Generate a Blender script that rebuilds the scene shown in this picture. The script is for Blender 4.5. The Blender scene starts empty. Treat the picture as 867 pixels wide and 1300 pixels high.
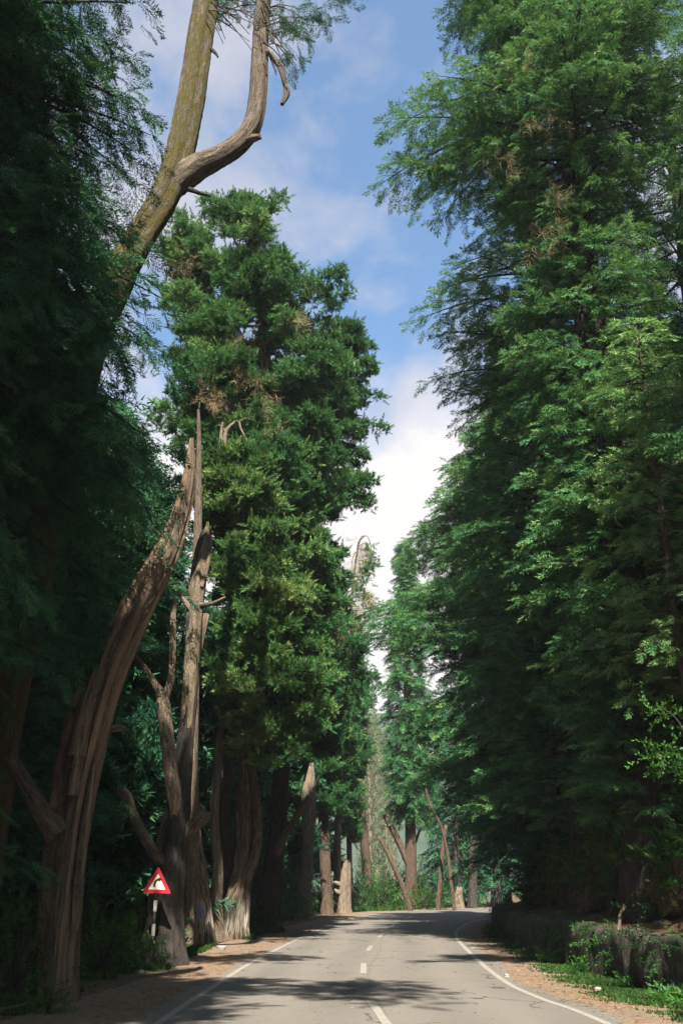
import bpy, math, numpy as np
from mathutils import Vector

rng = np.random.default_rng(7)
S = bpy.context.scene
COL = S.collection

# ------------------------------------------------------------------ camera geometry (used to lay the place out in metres)
F, H0 = 1264.0, 1.75
TH = math.atan(475 / F)


def at(px, py, Y):
    """the point at distance Y down the road that the photograph shows at px, py"""
    u, v = (px - 433.5) / F, (650 - py) / F
    d = (u, math.cos(TH) - v * math.sin(TH), math.sin(TH) + v * math.cos(TH))
    t = Y / d[1]
    return np.array([d[0] * t, Y, H0 + d[2] * t])


def depth(p):
    return p[1] * math.cos(TH) + (p[2] - H0) * math.sin(TH)


def unit(a):
    return a / np.maximum(np.linalg.norm(a, axis=-1, keepdims=True), 1e-9)


# ------------------------------------------------------------------ object helpers
def tag(o, label=None, cat=None, group=None, kind=None):
    if label: o['label'] = label
    if cat: o['category'] = cat
    if group: o['group'] = group
    if kind: o['kind'] = kind
    return o


def empty(name, loc, label, cat, group=None, rz=0.0):
    o = bpy.data.objects.new(name, None)
    COL.objects.link(o)
    o.location = tuple(float(c) for c in loc)
    o.rotation_euler = (0, 0, rz)
    o.empty_display_size = .3
    return tag(o, label, cat, group)


class Geo:
    """collects tris / quads with a bark coordinate and a tint, builds ONE mesh object"""
    def __init__(s):
        s.v, s.q, s.t, s.bk, s.tint, s.n = [], [], [], [], [], 0

    def add(s, v, quads=None, tris=None, bark=None, tint=0.5):
        v = np.asarray(v, float).reshape(-1, 3)
        if quads is not None and len(quads): s.q.append(np.asarray(quads) + s.n)
        if tris is not None and len(tris): s.t.append(np.asarray(tris) + s.n)
        s.v.append(v)
        s.bk.append(v if bark is None else bark)
        s.tint.append(np.full(len(v), tint) if np.isscalar(tint) else np.asarray(tint))
        s.n += len(v)

    def soup(s, tri, tint):
        """tri (n,3,3), tint (n,)"""
        n = len(tri)
        if n: s.add(tri.reshape(-1, 3), tris=np.arange(3 * n).reshape(-1, 3), tint=np.repeat(tint, 3))

    def build(s, name, mat, parent=None, origin=(0, 0, 0), smooth=False):
        me = bpy.data.meshes.new(name)
        v = np.concatenate(s.v) - np.asarray(origin, float)
        q = np.concatenate(s.q).reshape(-1, 4) if s.q else np.zeros((0, 4), int)
        t = np.concatenate(s.t).reshape(-1, 3) if s.t else np.zeros((0, 3), int)
        me.vertices.add(len(v)); me.vertices.foreach_set('co', v.astype(np.float32).ravel())
        me.loops.add(q.size + t.size)
        me.loops.foreach_set('vertex_index', np.concatenate([q.ravel(), t.ravel()]).astype(np.int32))
        me.polygons.add(len(q) + len(t))
        ls = np.concatenate([np.arange(len(q)) * 4, q.size + np.arange(len(t)) * 3]).astype(np.int32)
        me.polygons.foreach_set('loop_start', ls)
        me.update(calc_edges=True)
        a = me.attributes.new('tint', 'FLOAT', 'POINT'); a.data.foreach_set('value', np.concatenate(s.tint).astype(np.float32))
        a = me.attributes.new('bark', 'FLOAT_VECTOR', 'POINT'); a.data.foreach_set('vector', np.concatenate(s.bk).astype(np.float32).ravel())
        if smooth: me.polygons.foreach_set('use_smooth', np.ones(len(me.polygons), bool))
        me.materials.append(mat)
        o = bpy.data.objects.new(name, me)
        COL.objects.link(o)
        if parent is not None: o.parent = parent
        return o


def copy_tree(o, parent=None):
    c = o.copy(); COL.objects.link(c)
    if parent is not None: c.parent = parent
    for ch in [x for x in o.children]: copy_tree(ch, c)
    return c


def spline(pts, n):
    """Catmull-Rom through pts (k,d) -> (n,d)"""
    P = np.asarray(pts, float)
    P = np.vstack([2 * P[0] - P[1], P, 2 * P[-1] - P[-2]])
    k = len(P) - 3
    u = np.linspace(0, k - 1e-6, n); i = u.astype(int); f = (u - i)[:, None]
    a, b, c, d = P[i], P[i + 1], P[i + 2], P[i + 3]
    return .5 * (2 * b + (c - a) * f + (2 * a - 5 * b + 4 * c - d) * f ** 2 + (3 * b - a - 3 * c + d) * f ** 3)


def tube(g, path, rad, seg=8, flute=0.0, jag=0.0, r=None, rough=0.0, tint=.5):
    """a limb with fluted, irregular section; jag = length of the splinters of a broken end"""
    r = r or rng
    P = np.asarray(path, float); m = len(P)
    rad = np.asarray(rad, float) * np.ones(m)
    T = unit(np.gradient(P, axis=0))
    n1 = np.zeros((m, 3))
    ref = np.array([1., 0, 0]) if abs(T[0, 0]) < .9 else np.array([0, 1., 0])
    for i in range(m):
        ref = ref - T[i] * ref.dot(T[i]); ref /= np.linalg.norm(ref); n1[i] = ref
    n2 = np.cross(T, n1)
    L = np.concatenate([[0], np.cumsum(np.linalg.norm(np.diff(P, axis=0), axis=1))])
    A = np.linspace(0, 2 * np.pi, seg, endpoint=False)
    R = np.ones((m, seg))
    if flute:
        for k, am in ((2, .5), (3, .9), (5, .8), (7, .7), (11, .5), (16, .35)):
            if k * 2 > seg: continue
            R += flute * am * np.sin(k * A[None] + r.uniform(0, 7) + r.uniform(-.5, .5) * L[:, None] + .6 * np.sin(L[:, None] * r.uniform(.5, 1.6) + r.uniform(0, 7)))
    if rough: R += r.normal(0, rough, (m, seg))
    RR = rad[:, None] * R
    V = P[:, None] + RR[..., None] * (np.cos(A)[None, :, None] * n1[:, None] + np.sin(A)[None, :, None] * n2[:, None])
    if jag:
        j = r.uniform(-1, .35, seg) ** 3 * jag
        V[-1] += T[-1] * j[:, None]
        if m > 2: V[-2] += T[-1] * (j * .25)[:, None]
    bk = np.stack([np.cos(A)[None] * rad.max() * np.ones((m, 1)), np.sin(A)[None] * rad.max() * np.ones((m, 1)), L[:, None] * np.ones((1, seg))], -1)
    i = np.arange(m - 1)[:, None] * seg; a = np.arange(seg)[None]; b = (a + 1) % seg
    quads = np.stack([i + a, i + b, i + seg + b, i + seg + a], -1).reshape(-1, 4)
    V = V.reshape(-1, 3); bk = bk.reshape(-1, 3)
    V = np.vstack([V, P[-1] + T[-1] * rad[-1] * (-.6 if jag else .5)]); bk = np.vstack([bk, bk[-1] * [0, 0, 1]])
    e = (m - 1) * seg
    tris = np.stack([e + np.arange(seg), e + (np.arange(seg) + 1) % seg, np.full(seg, m * seg)], -1)
    g.add(V, quads, tris, bk, tint)


def px_path(pts, Y):
    """pts: (px, py, width_px) up a trunk that stands at distance Y (a number or one per point) -> path and radii in metres"""
    Ys = np.ones(len(pts)) * Y
    P = np.array([at(p[0], p[1], y) for p, y in zip(pts, Ys)])
    R = np.array([p[2] / 2 / F * depth(q) for p, q in zip(pts, P)])
    return P, R


def trunk_geo(g, pts, Y, seg=28, flute=.09, jag=0, flare=0.0, step=.16, r=None, ground=True, rough=.012):
    P, R = px_path(pts, Y)
    if ground:
        P = np.vstack([[P[0][0], P[0][1], -.25], P]) if P[0][2] > 0.05 else P
        R = np.concatenate([[R[0]], R]) if len(R) < len(P) else R
    PR = np.hstack([P, R[:, None]])
    n = max(8, int(np.linalg.norm(np.diff(P, axis=0), axis=1).sum() / step))
    Q = spline(PR, n)
    rad = np.maximum(Q[:, 3], .01)
    if flare: rad = rad * (1 + flare * np.exp(-np.maximum(Q[:, 2], 0) / .45))
    tube(g, Q[:, :3], rad, seg, flute, jag, r, rough)
    return Q


# ------------------------------------------------------------------ materials
def mat(name):
    m = bpy.data.materials.new(name); m.use_nodes = True
    nt = m.node_tree; nt.nodes.clear()
    return m, nt, (lambda t, **k: node(nt, t, **k))


def node(nt, t, **k):
    n = nt.nodes.new(t)
    for a, b in k.items():
        if a.startswith('i_'):
            n.inputs[a[2:].replace('_', ' ')].default_value = b
        else: setattr(n, a, b)
    return n


def ramp(nt, stops, fac):
    n = nt.nodes.new('ShaderNodeValToRGB')
    el = n.color_ramp.elements
    while len(el) < len(stops): el.new(.5)
    for e, (p, c) in zip(el, stops):
        e.position = p; e.color = (*c, 1) if len(c) == 3 else c
    nt.links.new(fac, n.inputs[0])
    return n.outputs[0]


def noise(nt, vec, scale, detail=4, rough=.55, dist=0.0):
    n = nt.nodes.new('ShaderNodeTexNoise')
    n.inputs['Scale'].default_value = scale; n.inputs['Detail'].default_value = detail
    n.inputs['Roughness'].default_value = rough; n.inputs['Distortion'].default_value = dist
    if vec is not None: nt.links.new(vec, n.inputs['Vector'])
    return n.outputs[0]


def mapping(nt, vec, scale):
    n = nt.nodes.new('ShaderNodeMapping'); n.inputs['Scale'].default_value = scale
    nt.links.new(vec, n.inputs['Vector']); return n.outputs[0]


def mix(nt, fac, a, b, mode='MIX'):
    n = nt.nodes.new('ShaderNodeMix'); n.data_type = 'RGBA'; n.blend_type = mode
    for sock, val in ((n.inputs[0], fac), (n.inputs[6], a), (n.inputs[7], b)):
        if hasattr(val, 'is_output'): nt.links.new(val, sock)
        elif isinstance(val, (int, float)): sock.default_value = val
        else: sock.default_value = (*val, 1)
    return n.outputs[2]


def math_(nt, op, a, b=0.0, c=None, clamp=False):
    n = nt.nodes.new('ShaderNodeMath'); n.operation = op; n.use_clamp = clamp
    for k, val in enumerate((a, b, c)):
        if val is None: continue
        if hasattr(val, 'is_output'): nt.links.new(val, n.inputs[k])
        else: n.inputs[k].default_value = val
    return n.outputs[0]


def attr(nt, name, out='Fac'):
    n = nt.nodes.new('ShaderNodeAttribute'); n.attribute_name = name; return n.outputs[out]


def finish(nt, color, rough=.8, bump=None, bstr=.4, bdist=.02, spec=.3):
    b = nt.nodes.new('ShaderNodeBsdfPrincipled'); o = nt.nodes.new('ShaderNodeOutputMaterial')
    if hasattr(color, 'is_output'): nt.links.new(color, b.inputs['Base Color'])
    else: b.inputs['Base Color'].default_value = (*color, 1)
    if hasattr(rough, 'is_output'): nt.links.new(rough, b.inputs['Roughness'])
    else: b.inputs['Roughness'].default_value = rough
    b.inputs['Specular IOR Level'].default_value = spec
    if bump is not None:
        n = nt.nodes.new('ShaderNodeBump'); n.inputs['Strength'].default_value = bstr; n.inputs['Distance'].default_value = bdist
        nt.links.new(bump, n.inputs['Height']); nt.links.new(n.outputs[0], b.inputs['Normal'])
    nt.links.new(b.outputs[0], o.inputs[0])
    return b


def leaf_mat(name, c0, c1, c2, trans=.22, rough=.5):
    m, nt, N = mat(name)
    t = attr(nt, 'tint')
    geo = node(nt, 'ShaderNodeNewGeometry').outputs['Position']
    big = noise(nt, geo, .55, 2)
    t2 = math_(nt, 'ADD', t, math_(nt, 'MULTIPLY', math_(nt, 'SUBTRACT', big, .5), .9), clamp=True)
    col = ramp(nt, [(0, c0), (.5, c1), (1, c2)], t2)
    b = nt.nodes.new('ShaderNodeBsdfPrincipled'); b.inputs['Roughness'].default_value = rough
    b.inputs['Specular IOR Level'].default_value = .1
    nt.links.new(col, b.inputs['Base Color'])
    tr = nt.nodes.new('ShaderNodeBsdfTranslucent')
    nt.links.new(mix(nt, .5, col, (c2[0] * 1.3, c2[1] * 1.3, c2[2] * .6)), tr.inputs[0])
    ms = nt.nodes.new('ShaderNodeMixShader'); ms.inputs[0].default_value = trans
    o = nt.nodes.new('ShaderNodeOutputMaterial')
    nt.links.new(b.outputs[0], ms.inputs[1]); nt.links.new(tr.outputs[0], ms.inputs[2]); nt.links.new(ms.outputs[0], o.inputs[0])
    return m


def bark_mat(name, dark, mid, light, moss=0.0, wood=0.0, mossc=(.16, .13, .02), woodc=(.36, .17, .08), scale=1.0):
    m, nt, N = mat(name)
    v = attr(nt, 'bark', 'Vector')
    fis = noise(nt, mapping(nt, v, (6 * scale, 6 * scale, 1.3 * scale)), 2.0, 7, .68, .5)
    fine = noise(nt, mapping(nt, v, (20 * scale, 20 * scale, 8 * scale)), 2.0, 4, .75)
    big = noise(nt, mapping(nt, v, (1.6, 1.6, .5)), 1.3, 4, .6)
    col = ramp(nt, [(.36, tuple(c * .5 for c in dark)), (.45, dark), (.52, mid), (.66, light)], fis)
    col = mix(nt, .45, col, ramp(nt, [(.36, dark), (.64, light)], fine), 'MIX')
    col = mix(nt, ramp(nt, [(.40, (0, 0, 0)), (.60, (.75, .75, .75))], big), col, mix(nt, .6, col, mid), 'MIX')
    if wood:
        st = noise(nt, mapping(nt, v, (2.6, 2.6, .16)), 1.2, 3, .55, .6)
        msk = ramp(nt, [(1 - wood - .04, (0, 0, 0)), (1 - wood + .04, (1, 1, 1))], st)
        grain = noise(nt, mapping(nt, v, (26, 26, .8)), 1.6, 5, .7)
        wc = ramp(nt, [(.3, tuple(c * .42 for c in woodc)), (.52, woodc), (.72, tuple(min(1, c * 1.35) for c in woodc))], grain)
        wc = mix(nt, ramp(nt, [(.4, (0, 0, 0)), (.65, (.8, .8, .8))], big), wc, mix(nt, grain, (.07, .05, .036), (.27, .2, .145)))
        col = mix(nt, msk, col, wc)
    if moss:
        mm = noise(nt, mapping(nt, v, (2.2, 2.2, 1.3)), 2.2, 9, .78, .6)
        msk = ramp(nt, [(1 - moss - .06, (0, 0, 0)), (1 - moss + .06, (1, 1, 1))], mm)
        col = mix(nt, msk, col, mix(nt, fine, tuple(c * .55 for c in mossc), tuple(c * 1.5 for c in mossc)))
    h = math_(nt, 'ADD', fis, math_(nt, 'MULTIPLY', fine, .5))
    finish(nt, col, .9, h, 1.0, .09, .15)
    return m


M = {}
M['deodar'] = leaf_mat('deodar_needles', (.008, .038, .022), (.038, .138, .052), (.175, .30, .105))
M['deodar_shaded'] = leaf_mat('shaded_deodar_needles', (.008, .036, .026), (.026, .095, .05), (.065, .16, .06), .15)  # darker copy of the needles, shade put into the colour
M['cypress'] = leaf_mat('cypress_foliage', (.010, .046, .020), (.038, .138, .048), (.185, .285, .095))
M['cypress_yellow'] = leaf_mat('yellowing_cypress_foliage', (.012, .048, .018), (.056, .148, .045), (.225, .29, .10))
M['bush'] = leaf_mat('bush_leaves', (.014, .050, .014), (.030, .100, .020), (.08, .17, .04), .3, .4)
M['grass'] = leaf_mat('grass_blades', (.015, .038, .010), (.027, .068, .014), (.07, .115, .028), .2)
M['dry'] = leaf_mat('dry_twigs', (.10, .07, .04), (.20, .15, .085), (.30, .24, .14), .1)
M['litter'] = leaf_mat('dead_leaves', (.07, .035, .018), (.16, .09, .045), (.30, .20, .10), .05, .8)
M['poplar'] = leaf_mat('haze_pale_poplar_leaves', (.07, .12, .06), (.12, .17, .09), (.18, .22, .13), .3)  # distance haze put into the leaf colours
M['bark'] = bark_mat('grey_brown_bark', (.028, .021, .015), (.13, .10, .073), (.27, .215, .16))
M['bark_dark'] = bark_mat('dark_grey_bark', (.014, .012, .011), (.048, .041, .036), (.11, .095, .082))
M['bark_red'] = bark_mat('brown_bark', (.024, .015, .010), (.090, .062, .044), (.18, .13, .095))
M['bark_moss'] = bark_mat('mossy_bark', (.024, .019, .015), (.105, .088, .07), (.24, .205, .165), moss=.52, mossc=(.080, .066, .014))
M['bark_green'] = bark_mat('green_mossy_bark', (.03, .026, .02), (.11, .09, .07), (.2, .165, .13), moss=.42, mossc=(.12, .125, .015))
M['split_wood'] = bark_mat('bark_and_bare_heartwood', (.024, .018, .013), (.125, .095, .07), (.27, .21, .155), wood=.50, woodc=(.32, .225, .15))
M['pale_wood'] = bark_mat('bleached_dead_wood', (.05, .036, .025), (.19, .145, .105), (.34, .27, .2))
M['pale_moss'] = bark_mat('bleached_mossy_wood', (.04, .03, .02), (.18, .14, .1), (.32, .26, .19), moss=.42, mossc=(.11, .10, .018))

# whitewashed band on a trunk, with a blue mark (world heights)
def band_mat(name, z0, z1, blue=None):
    m, nt, N = mat(name)
    v = attr(nt, 'bark', 'Vector')
    fis = noise(nt, mapping(nt, v, (7, 7, .9)), 2.2, 6, .65, .4)
    fine = noise(nt, mapping(nt, v, (22, 22, 4)), 2, 4, .7)
    col = ramp(nt, [(.34, (.02, .014, .01)), (.44, (.06, .042, .03)), (.52, (.15, .11, .078)), (.68, (.29, .22, .155))], fis)
    pos = node(nt, 'ShaderNodeNewGeometry').outputs['Position']
    xyz = node(nt, 'ShaderNodeSeparateXYZ'); nt.links.new(pos, xyz.inputs[0])
    z = math_(nt, 'ADD', xyz.outputs[2], math_(nt, 'MULTIPLY', math_(nt, 'SUBTRACT', fine, .5), 1.1))
    inb = math_(nt, 'MULTIPLY', math_(nt, 'GREATER_THAN', z, z0), math_(nt, 'LESS_THAN', z, z1))
    wear = ramp(nt, [(.43, (.0, .0, .0)), (.60, (1, 1, 1))], fis)
    inb = math_(nt, 'MULTIPLY', inb, math_(nt, 'ADD', math_(nt, 'MULTIPLY', wear, .7), .12))
    col = mix(nt, inb, col, (.40, .36, .30))
    if blue is not None:
        d = math_(nt, 'ADD', math_(nt, 'POWER', math_(nt, 'DIVIDE', math_(nt, 'SUBTRACT', xyz.outputs[0], blue[0]), .10), 4), math_(nt, 'POWER', math_(nt, 'DIVIDE', math_(nt, 'SUBTRACT', z, blue[1]), .17), 4))
        k = math_(nt, 'MULTIPLY', math_(nt, 'LESS_THAN', d, 1.0), math_(nt, 'ADD', math_(nt, 'MULTIPLY', wear, .6), .35))
        col = mix(nt, k, col, (.07, .15, .36))
    finish(nt, col, .9, math_(nt, 'ADD', fis, math_(nt, 'MULTIPLY', fine, .5)), .9, .05, .15)
    return m


# ------------------------------------------------------------------ spray templates
def needle(pos, d, l, w, up, r):
    d = d / np.linalg.norm(d)
    p = np.cross(d, up + r.normal(0, .55, 3)); p /= max(np.linalg.norm(p), 1e-6)
    return np.array([pos - p * w / 2, pos + p * w / 2, pos + d * l])


def frond(seed, ntw=10, nn=7, droop=.3, w=.034, l=.13):
    r = np.random.default_rng(seed); T, k = [], []
    up = np.array([0, 0, 1.])
    ax = lambda t: np.array([t, .06 * math.sin(3 * t + seed), -droop * t * t])
    for j in range(ntw):
        t = .06 + .9 * j / (ntw - 1)
        for sd in (-1, 1):
            if r.random() < .08: continue
            ln = (.46 * (1 - t) ** .75 + .07) * r.uniform(.7, 1.15)
            d = unit(np.array([.8, sd * r.uniform(.5, .8), r.uniform(-.3, .02)]))
            for i in range(nn):
                u = (i + r.uniform(.1, .9)) / nn
                p = ax(t) + d * ln * u + np.array([0, 0, -.22 * (ln * u) ** 1.2])
                T.append(needle(p, d + r.normal(0, .42, 3), l * r.uniform(.7, 1.15), w, up, r))
                k.append(.35 * u + .45 * t)
    for j in range(8):
        t = j / 7
        T.append(needle(ax(t), np.array([1, r.normal(0, .4), r.normal(-.1, .3)]), l, w, up, r)); k.append(.6 * t)
    return np.array(T), np.array(k)


def plume(seed, n=34, w=.07, l=.26):
    r = np.random.default_rng(seed); T, k = [], []
    for i in range(n):
        t = (i + r.random()) / n
        a = i * 2.4 + r.normal(0, .3)
        o = np.array([0, math.cos(a), math.sin(a)])
        d = np.array([.75 + .5 * t, 0, 0]) + o * (.85 - .5 * t) + r.normal(0, .18, 3)
        p = np.array([t * .8, 0, 0]) + o * .07 * (1 - t)
        T.append(needle(p, d, l * (1.15 - .5 * t) * r.uniform(.7, 1.2), w, unit(r.normal(0, 1, 3)), r)); k.append(.55 * t)
    return np.array(T), np.array(k)


def leafspray(seed, n=12, l=.2):
    r = np.random.default_rng(seed); T, k = [], []
    for i in range(n):
        t = i / (n - 1); a = i * 2.4
        p = np.array([t * .9, 0, -.1 * t * t])
        d = unit(np.array([.7, math.cos(a) * .9, math.sin(a) * .4 + .1]) + r.normal(0, .2, 3))
        s = np.cross(d, np.array([0, 0, 1.]) + r.normal(0, .4, 3)); s = s / np.linalg.norm(s)
        ll = l * r.uniform(.7, 1.2); m_ = p + d * ll * .5
        T += [np.array([p, m_ + s * ll * .26, m_ - s * ll * .26]), np.array([m_ - s * ll * .26, m_ + s * ll * .26, p + d * ll])]
        c = r.uniform(0, .5); k += [c, c]
    return np.array(T), np.array(k)


FROND = [frond(i) for i in range(6)]
FROND_MID = [frond(140 + i, 8, 4, .12, .05, .20) for i in range(6)]
FROND_FINE = [frond(120 + i, 10, 7, .34, .03, .125) for i in range(5)]
FROND_LOW = [frond(20 + i, 6, 2, .3, .075, .27) for i in range(4)]
PLUME = [plume(40 + i) for i in range(5)]
PLUME_LOW = [plume(60 + i, 20, .09, .36) for i in range(4)]
def tuft(seed, n=16, l=.62, w=.15):
    r = np.random.default_rng(seed); T, k = [], []
    for i in range(n):
        a = i * 2.4 + r.normal(0, .3); e = r.uniform(.1, 1.0)
        d = np.array([1.0, math.cos(a) * e, math.sin(a) * e])
        p = np.array([-.15, math.cos(a) * .12, math.sin(a) * .12])
        T.append(needle(p, d, l * r.uniform(.7, 1.3), w * r.uniform(.7, 1.2), unit(r.normal(0, 1, 3)), r)); k.append(.15 + .3 * (1 - e))
    return np.array(T), np.array(k)


TUFT = [tuft(160 + i) for i in range(6)]
LEAFS = [leafspray(80 + i) for i in range(5)]
TWIGS = [frond(95 + i, 7, 2, .5, .012, .45) for i in range(3)]


def place(g, temps, org, fwd, scale, r, tint=.3, spread=.35, upv=(0, 0, 1.)):
    """stand copies of the templates at org pointing along fwd"""
    n = len(org)
    if not n: return
    fwd = unit(fwd); up = np.asarray(upv) + r.normal(0, .35, (n, 3))
    side = unit(np.cross(up, fwd)); up = np.cross(fwd, side)
    Rm = np.stack([fwd, side, up], -1)                    # columns
    which = r.integers(0, len(temps), n)
    tn = np.clip(tint + r.normal(0, spread * .5, n), -.3, 1.2)
    for k, (T, kk) in enumerate(temps):
        s = np.where(which == k)[0]
        if not len(s): continue
        V = np.einsum('nij,tvj->ntvi', Rm[s], T) * np.asarray(scale)[s][:, None, None, None] + org[s][:, None, None]
        tt = (tn[s][:, None] + kk[None] * .55)
        g.soup(V.reshape(-1, 3, 3), np.clip(tt, 0, 1).ravel())


def noise1(seed):
    r = np.random.default_rng(seed)
    ks = r.integers(1, 4, 6); ph = r.uniform(0, 7, 6); fz = r.uniform(.25, .9, 6)
    return lambda a, z: sum(np.sin(k * a + p + f * z) for k, p, f in zip(ks, ph, fz)) / 6


def sil(X0, Y0, pts, lean=0.0):
    """crown radius by height, from the outline the crown shows against the sky"""
    W = np.array([at(px, py, Y0) for px, py in pts]); o = np.argsort(W[:, 2])
    z, x = W[o, 2], W[o, 0]
    return lambda h: np.interp(h, z, np.abs(x - X0))


def deodar(wood, leaf, base, Ht, z0, prof, nb, seed, side=0.0, back=.85, temps=None, fs=.52, droop=.24, rise=.14, dens=1.0, tint=.3, trunk=None, only=None):
    """tiers of spreading boughs with drooping fronds; side = azimuth for which prof holds"""
    r = np.random.default_rng(seed); temps = temps or FROND_MID
    nz = noise1(seed + 1)
    O, D, Sc = [], [], []
    for i in range(nb):
        u = (i + r.random()) / nb
        z = z0 + (Ht - z0) * u ** 1.0
        az = i * 2.399 + r.normal(0, .35)
        if only is not None and math.cos(az - only[0]) < only[1]: continue
        Lm = float(prof(z)); f = back + (1 - back) * max(0, math.cos(az - side)) ** .7
        L = Lm * f * (1 + .28 * nz(az, z)) * (1 - .48 * r.random() ** 2.0)
        L = max(L, .5)
        p0 = trunk(z) if trunk is not None else np.array([base[0], base[1], z])
        out = np.array([math.cos(az), math.sin(az), 0]); sd = np.array([-out[1], out[0], 0])
        ri, dr = rise + r.normal(0, .08), droop * r.uniform(.6, 1.3)
        s = np.linspace(0, 1, 9)
        bend = r.normal(0, .10)
        C = p0 + out * (L * s)[:, None] + sd * (L * bend * s ** 2)[:, None] + np.array([0, 0, 1.]) * (L * (ri * s - dr * s ** 2.2))[:, None]
        tube(wood, C, np.linspace(.02 + .012 * L, .008, 9), 5, r=r)
        nbl = max(5, int(L / .27 * dens))
        for j in range(nbl):
            sj = .16 + .84 * (j + r.random()) / nbl
            if sj < .22 and r.random() < .5: continue
            k = min(int(sj * 8), 7); f_ = sj * 8 - k
            p = C[k] * (1 - f_) + C[k + 1] * f_
            tdir = unit(C[k + 1] - C[k])
            sg = 1 if j % 2 else -1
            l = (.40 * L * (1 - sj) ** .6 + .35) * r.uniform(.55, 1.15); l = min(l, 2.0)
            bd = unit(tdir * r.uniform(.5, 1.0) + sd * sg * r.uniform(.5, 1.0) + np.array([0, 0, r.normal(-.08, .12)]))
            nf = max(1, int(l / .27 * dens + .5))
            for q in range(nf):
                t = (q + .6 * r.random()) / nf
                O.append(p + bd * l * t + np.array([0, 0, -.24 * l * t * t + r.normal(.03, .09)]))
                D.append(bd + np.array([0, 0, .12 - .3 * t]) + r.normal(0, .28, 3)); Sc.append(fs * r.uniform(.7, 1.2))
        for q in range(3):
            O.append(C[-1 - q]); D.append(unit(C[-1] - C[-2]) + r.normal(0, .25, 3)); Sc.append(fs * r.uniform(.8, 1.25))
    place(leaf, temps, np.array(O), np.array(D), np.array(Sc), r, tint)


def cypress(wood, leaf, base, Ht, z0, prof, nb, seed, side=0.0, back=.85, temps=None, ps=.25, dens=1.0, mass=1.0, tint=.3, rise=.38, trunk=None, only=None, profl=None):
    """ascending limbs that end in dense upright tufts; gaps between the tufts"""
    r = np.random.default_rng(seed); temps = temps or TUFT
    nz = noise1(seed + 1)
    for i in range(nb):
        u = (i + r.random()) / nb
        z = z0 + (Ht - z0) * u
        az = i * 2.399 + r.normal(0, .4)
        if only is not None and math.cos(az - only[0]) < only[1]: continue
        if profl is not None:
            c = math.cos(az - side); w = .5 + .5 * c
            Lm = float(prof(z)) * w + float(profl(z)) * (1 - w)
            f = back + (1 - back) * abs(c)
        else:
            Lm = float(prof(z)); f = back + (1 - back) * max(0, math.cos(az - side)) ** .7
        L = max(.35, Lm * f * (1 + .2 * nz(az, z)) * (1 - .62 * r.random() ** 1.5) - .2)
        p0 = trunk(z) if trunk is not None else np.array([base[0], base[1], z])
        out = np.array([math.cos(az), math.sin(az), 0]); sd = np.array([-out[1], out[0], 0])
        s = np.linspace(0, 1, 8); ri = rise * r.uniform(.4, 1.4)
        p0 = p0 - np.array([0, 0, ri * L * .9])
        p0[2] = max(p0[2], z0 * .8)
        C = p0 + out * (L * s)[:, None] + sd * (L * r.normal(0, .12) * s ** 2)[:, None] + np.array([0, 0, 1.]) * (L * ri * s ** 1.6)[:, None]
        tube(wood, C, np.linspace(.03 + .014 * L, .012, 8), 5, r=r)
        Rm = min(r.uniform(.5, 1.35) * (.62 + .20 * L), 1.9) * mass
        bt = tint + r.normal(0, .16)
        cs = [(C[-1] - out * Rm * .38, Rm)]
        if L > 2.0: cs.append((C[4] + sd * r.normal(0, .5), Rm * .7))
        for c, R_ in cs:
            ns = int(8 + 5 * R_)
            d0 = unit(r.normal(0, 1, (ns, 3)) + np.array([0, 0, .35]) + out * .25)
            for q in range(ns):
                rc = R_ * r.uniform(.22, .52)
                cc = c + d0[q] * R_ * np.array([1.1, 1.1, .62]) * r.uniform(.3, 1.1)
                n = int(185 * rc ** 1.6 * dens) + 8
                d = unit(r.normal(0, 1, (n, 3)) + d0[q] * .5 + np.array([0, 0, .25]))
                org = cc + d * rc * r.uniform(.25, 1.15, (n, 1)) * np.array([1.1, 1.1, .6])
                fw = d + np.array([0, 0, .35]) + out * .25 + r.normal(0, .4, (n, 3))
                nb_ = n // 6
                place(leaf, temps, org[nb_:], fw[nb_:], ps * r.uniform(.6, 1.3, n - nb_), r, bt + r.normal(0, .10), .25)
                place(leaf, PLUME, org[:nb_], fw[:nb_], ps * r.uniform(1.2, 2.3, nb_), r, bt + r.normal(0, .10), .25)


def outline(Y0, right, left):
    """middle line and half width by height of a crown whose two outlines are known"""
    def xz(pts):
        W = np.array([at(px, py, Y0) for px, py in pts]); o = np.argsort(W[:, 2]); return W[o, 2], W[o, 0]
    (zr, xr), (zl, xl) = xz(right), xz(left)
    cx = lambda h: .5 * (np.interp(h, zr, xr) + np.interp(h, zl, xl))
    hw = lambda h: max(.2, .5 * (np.interp(h, zr, xr) - np.interp(h, zl, xl)))
    return (lambda h: np.array([cx(h), Y0, h])), hw


def dead_tuft(g, p, n, l, r, down=1.0):
    d = unit(r.normal(0, .55, (n, 3)) + np.array([0, 0, -down]))
    place(g, TWIGS, p + r.normal(0, .15, (n, 3)), d, l * r.uniform(.5, 1.2, n), r, .4)

# ================================================================== THE SETTING
def sheet(name, pts, quads, m, kind='structure', smooth=False):
    g = Geo(); g.add(np.array(pts, float), quads=quads)
    o = g.build(name, m, smooth=smooth); tag(o, kind=kind)
    return o


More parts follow.
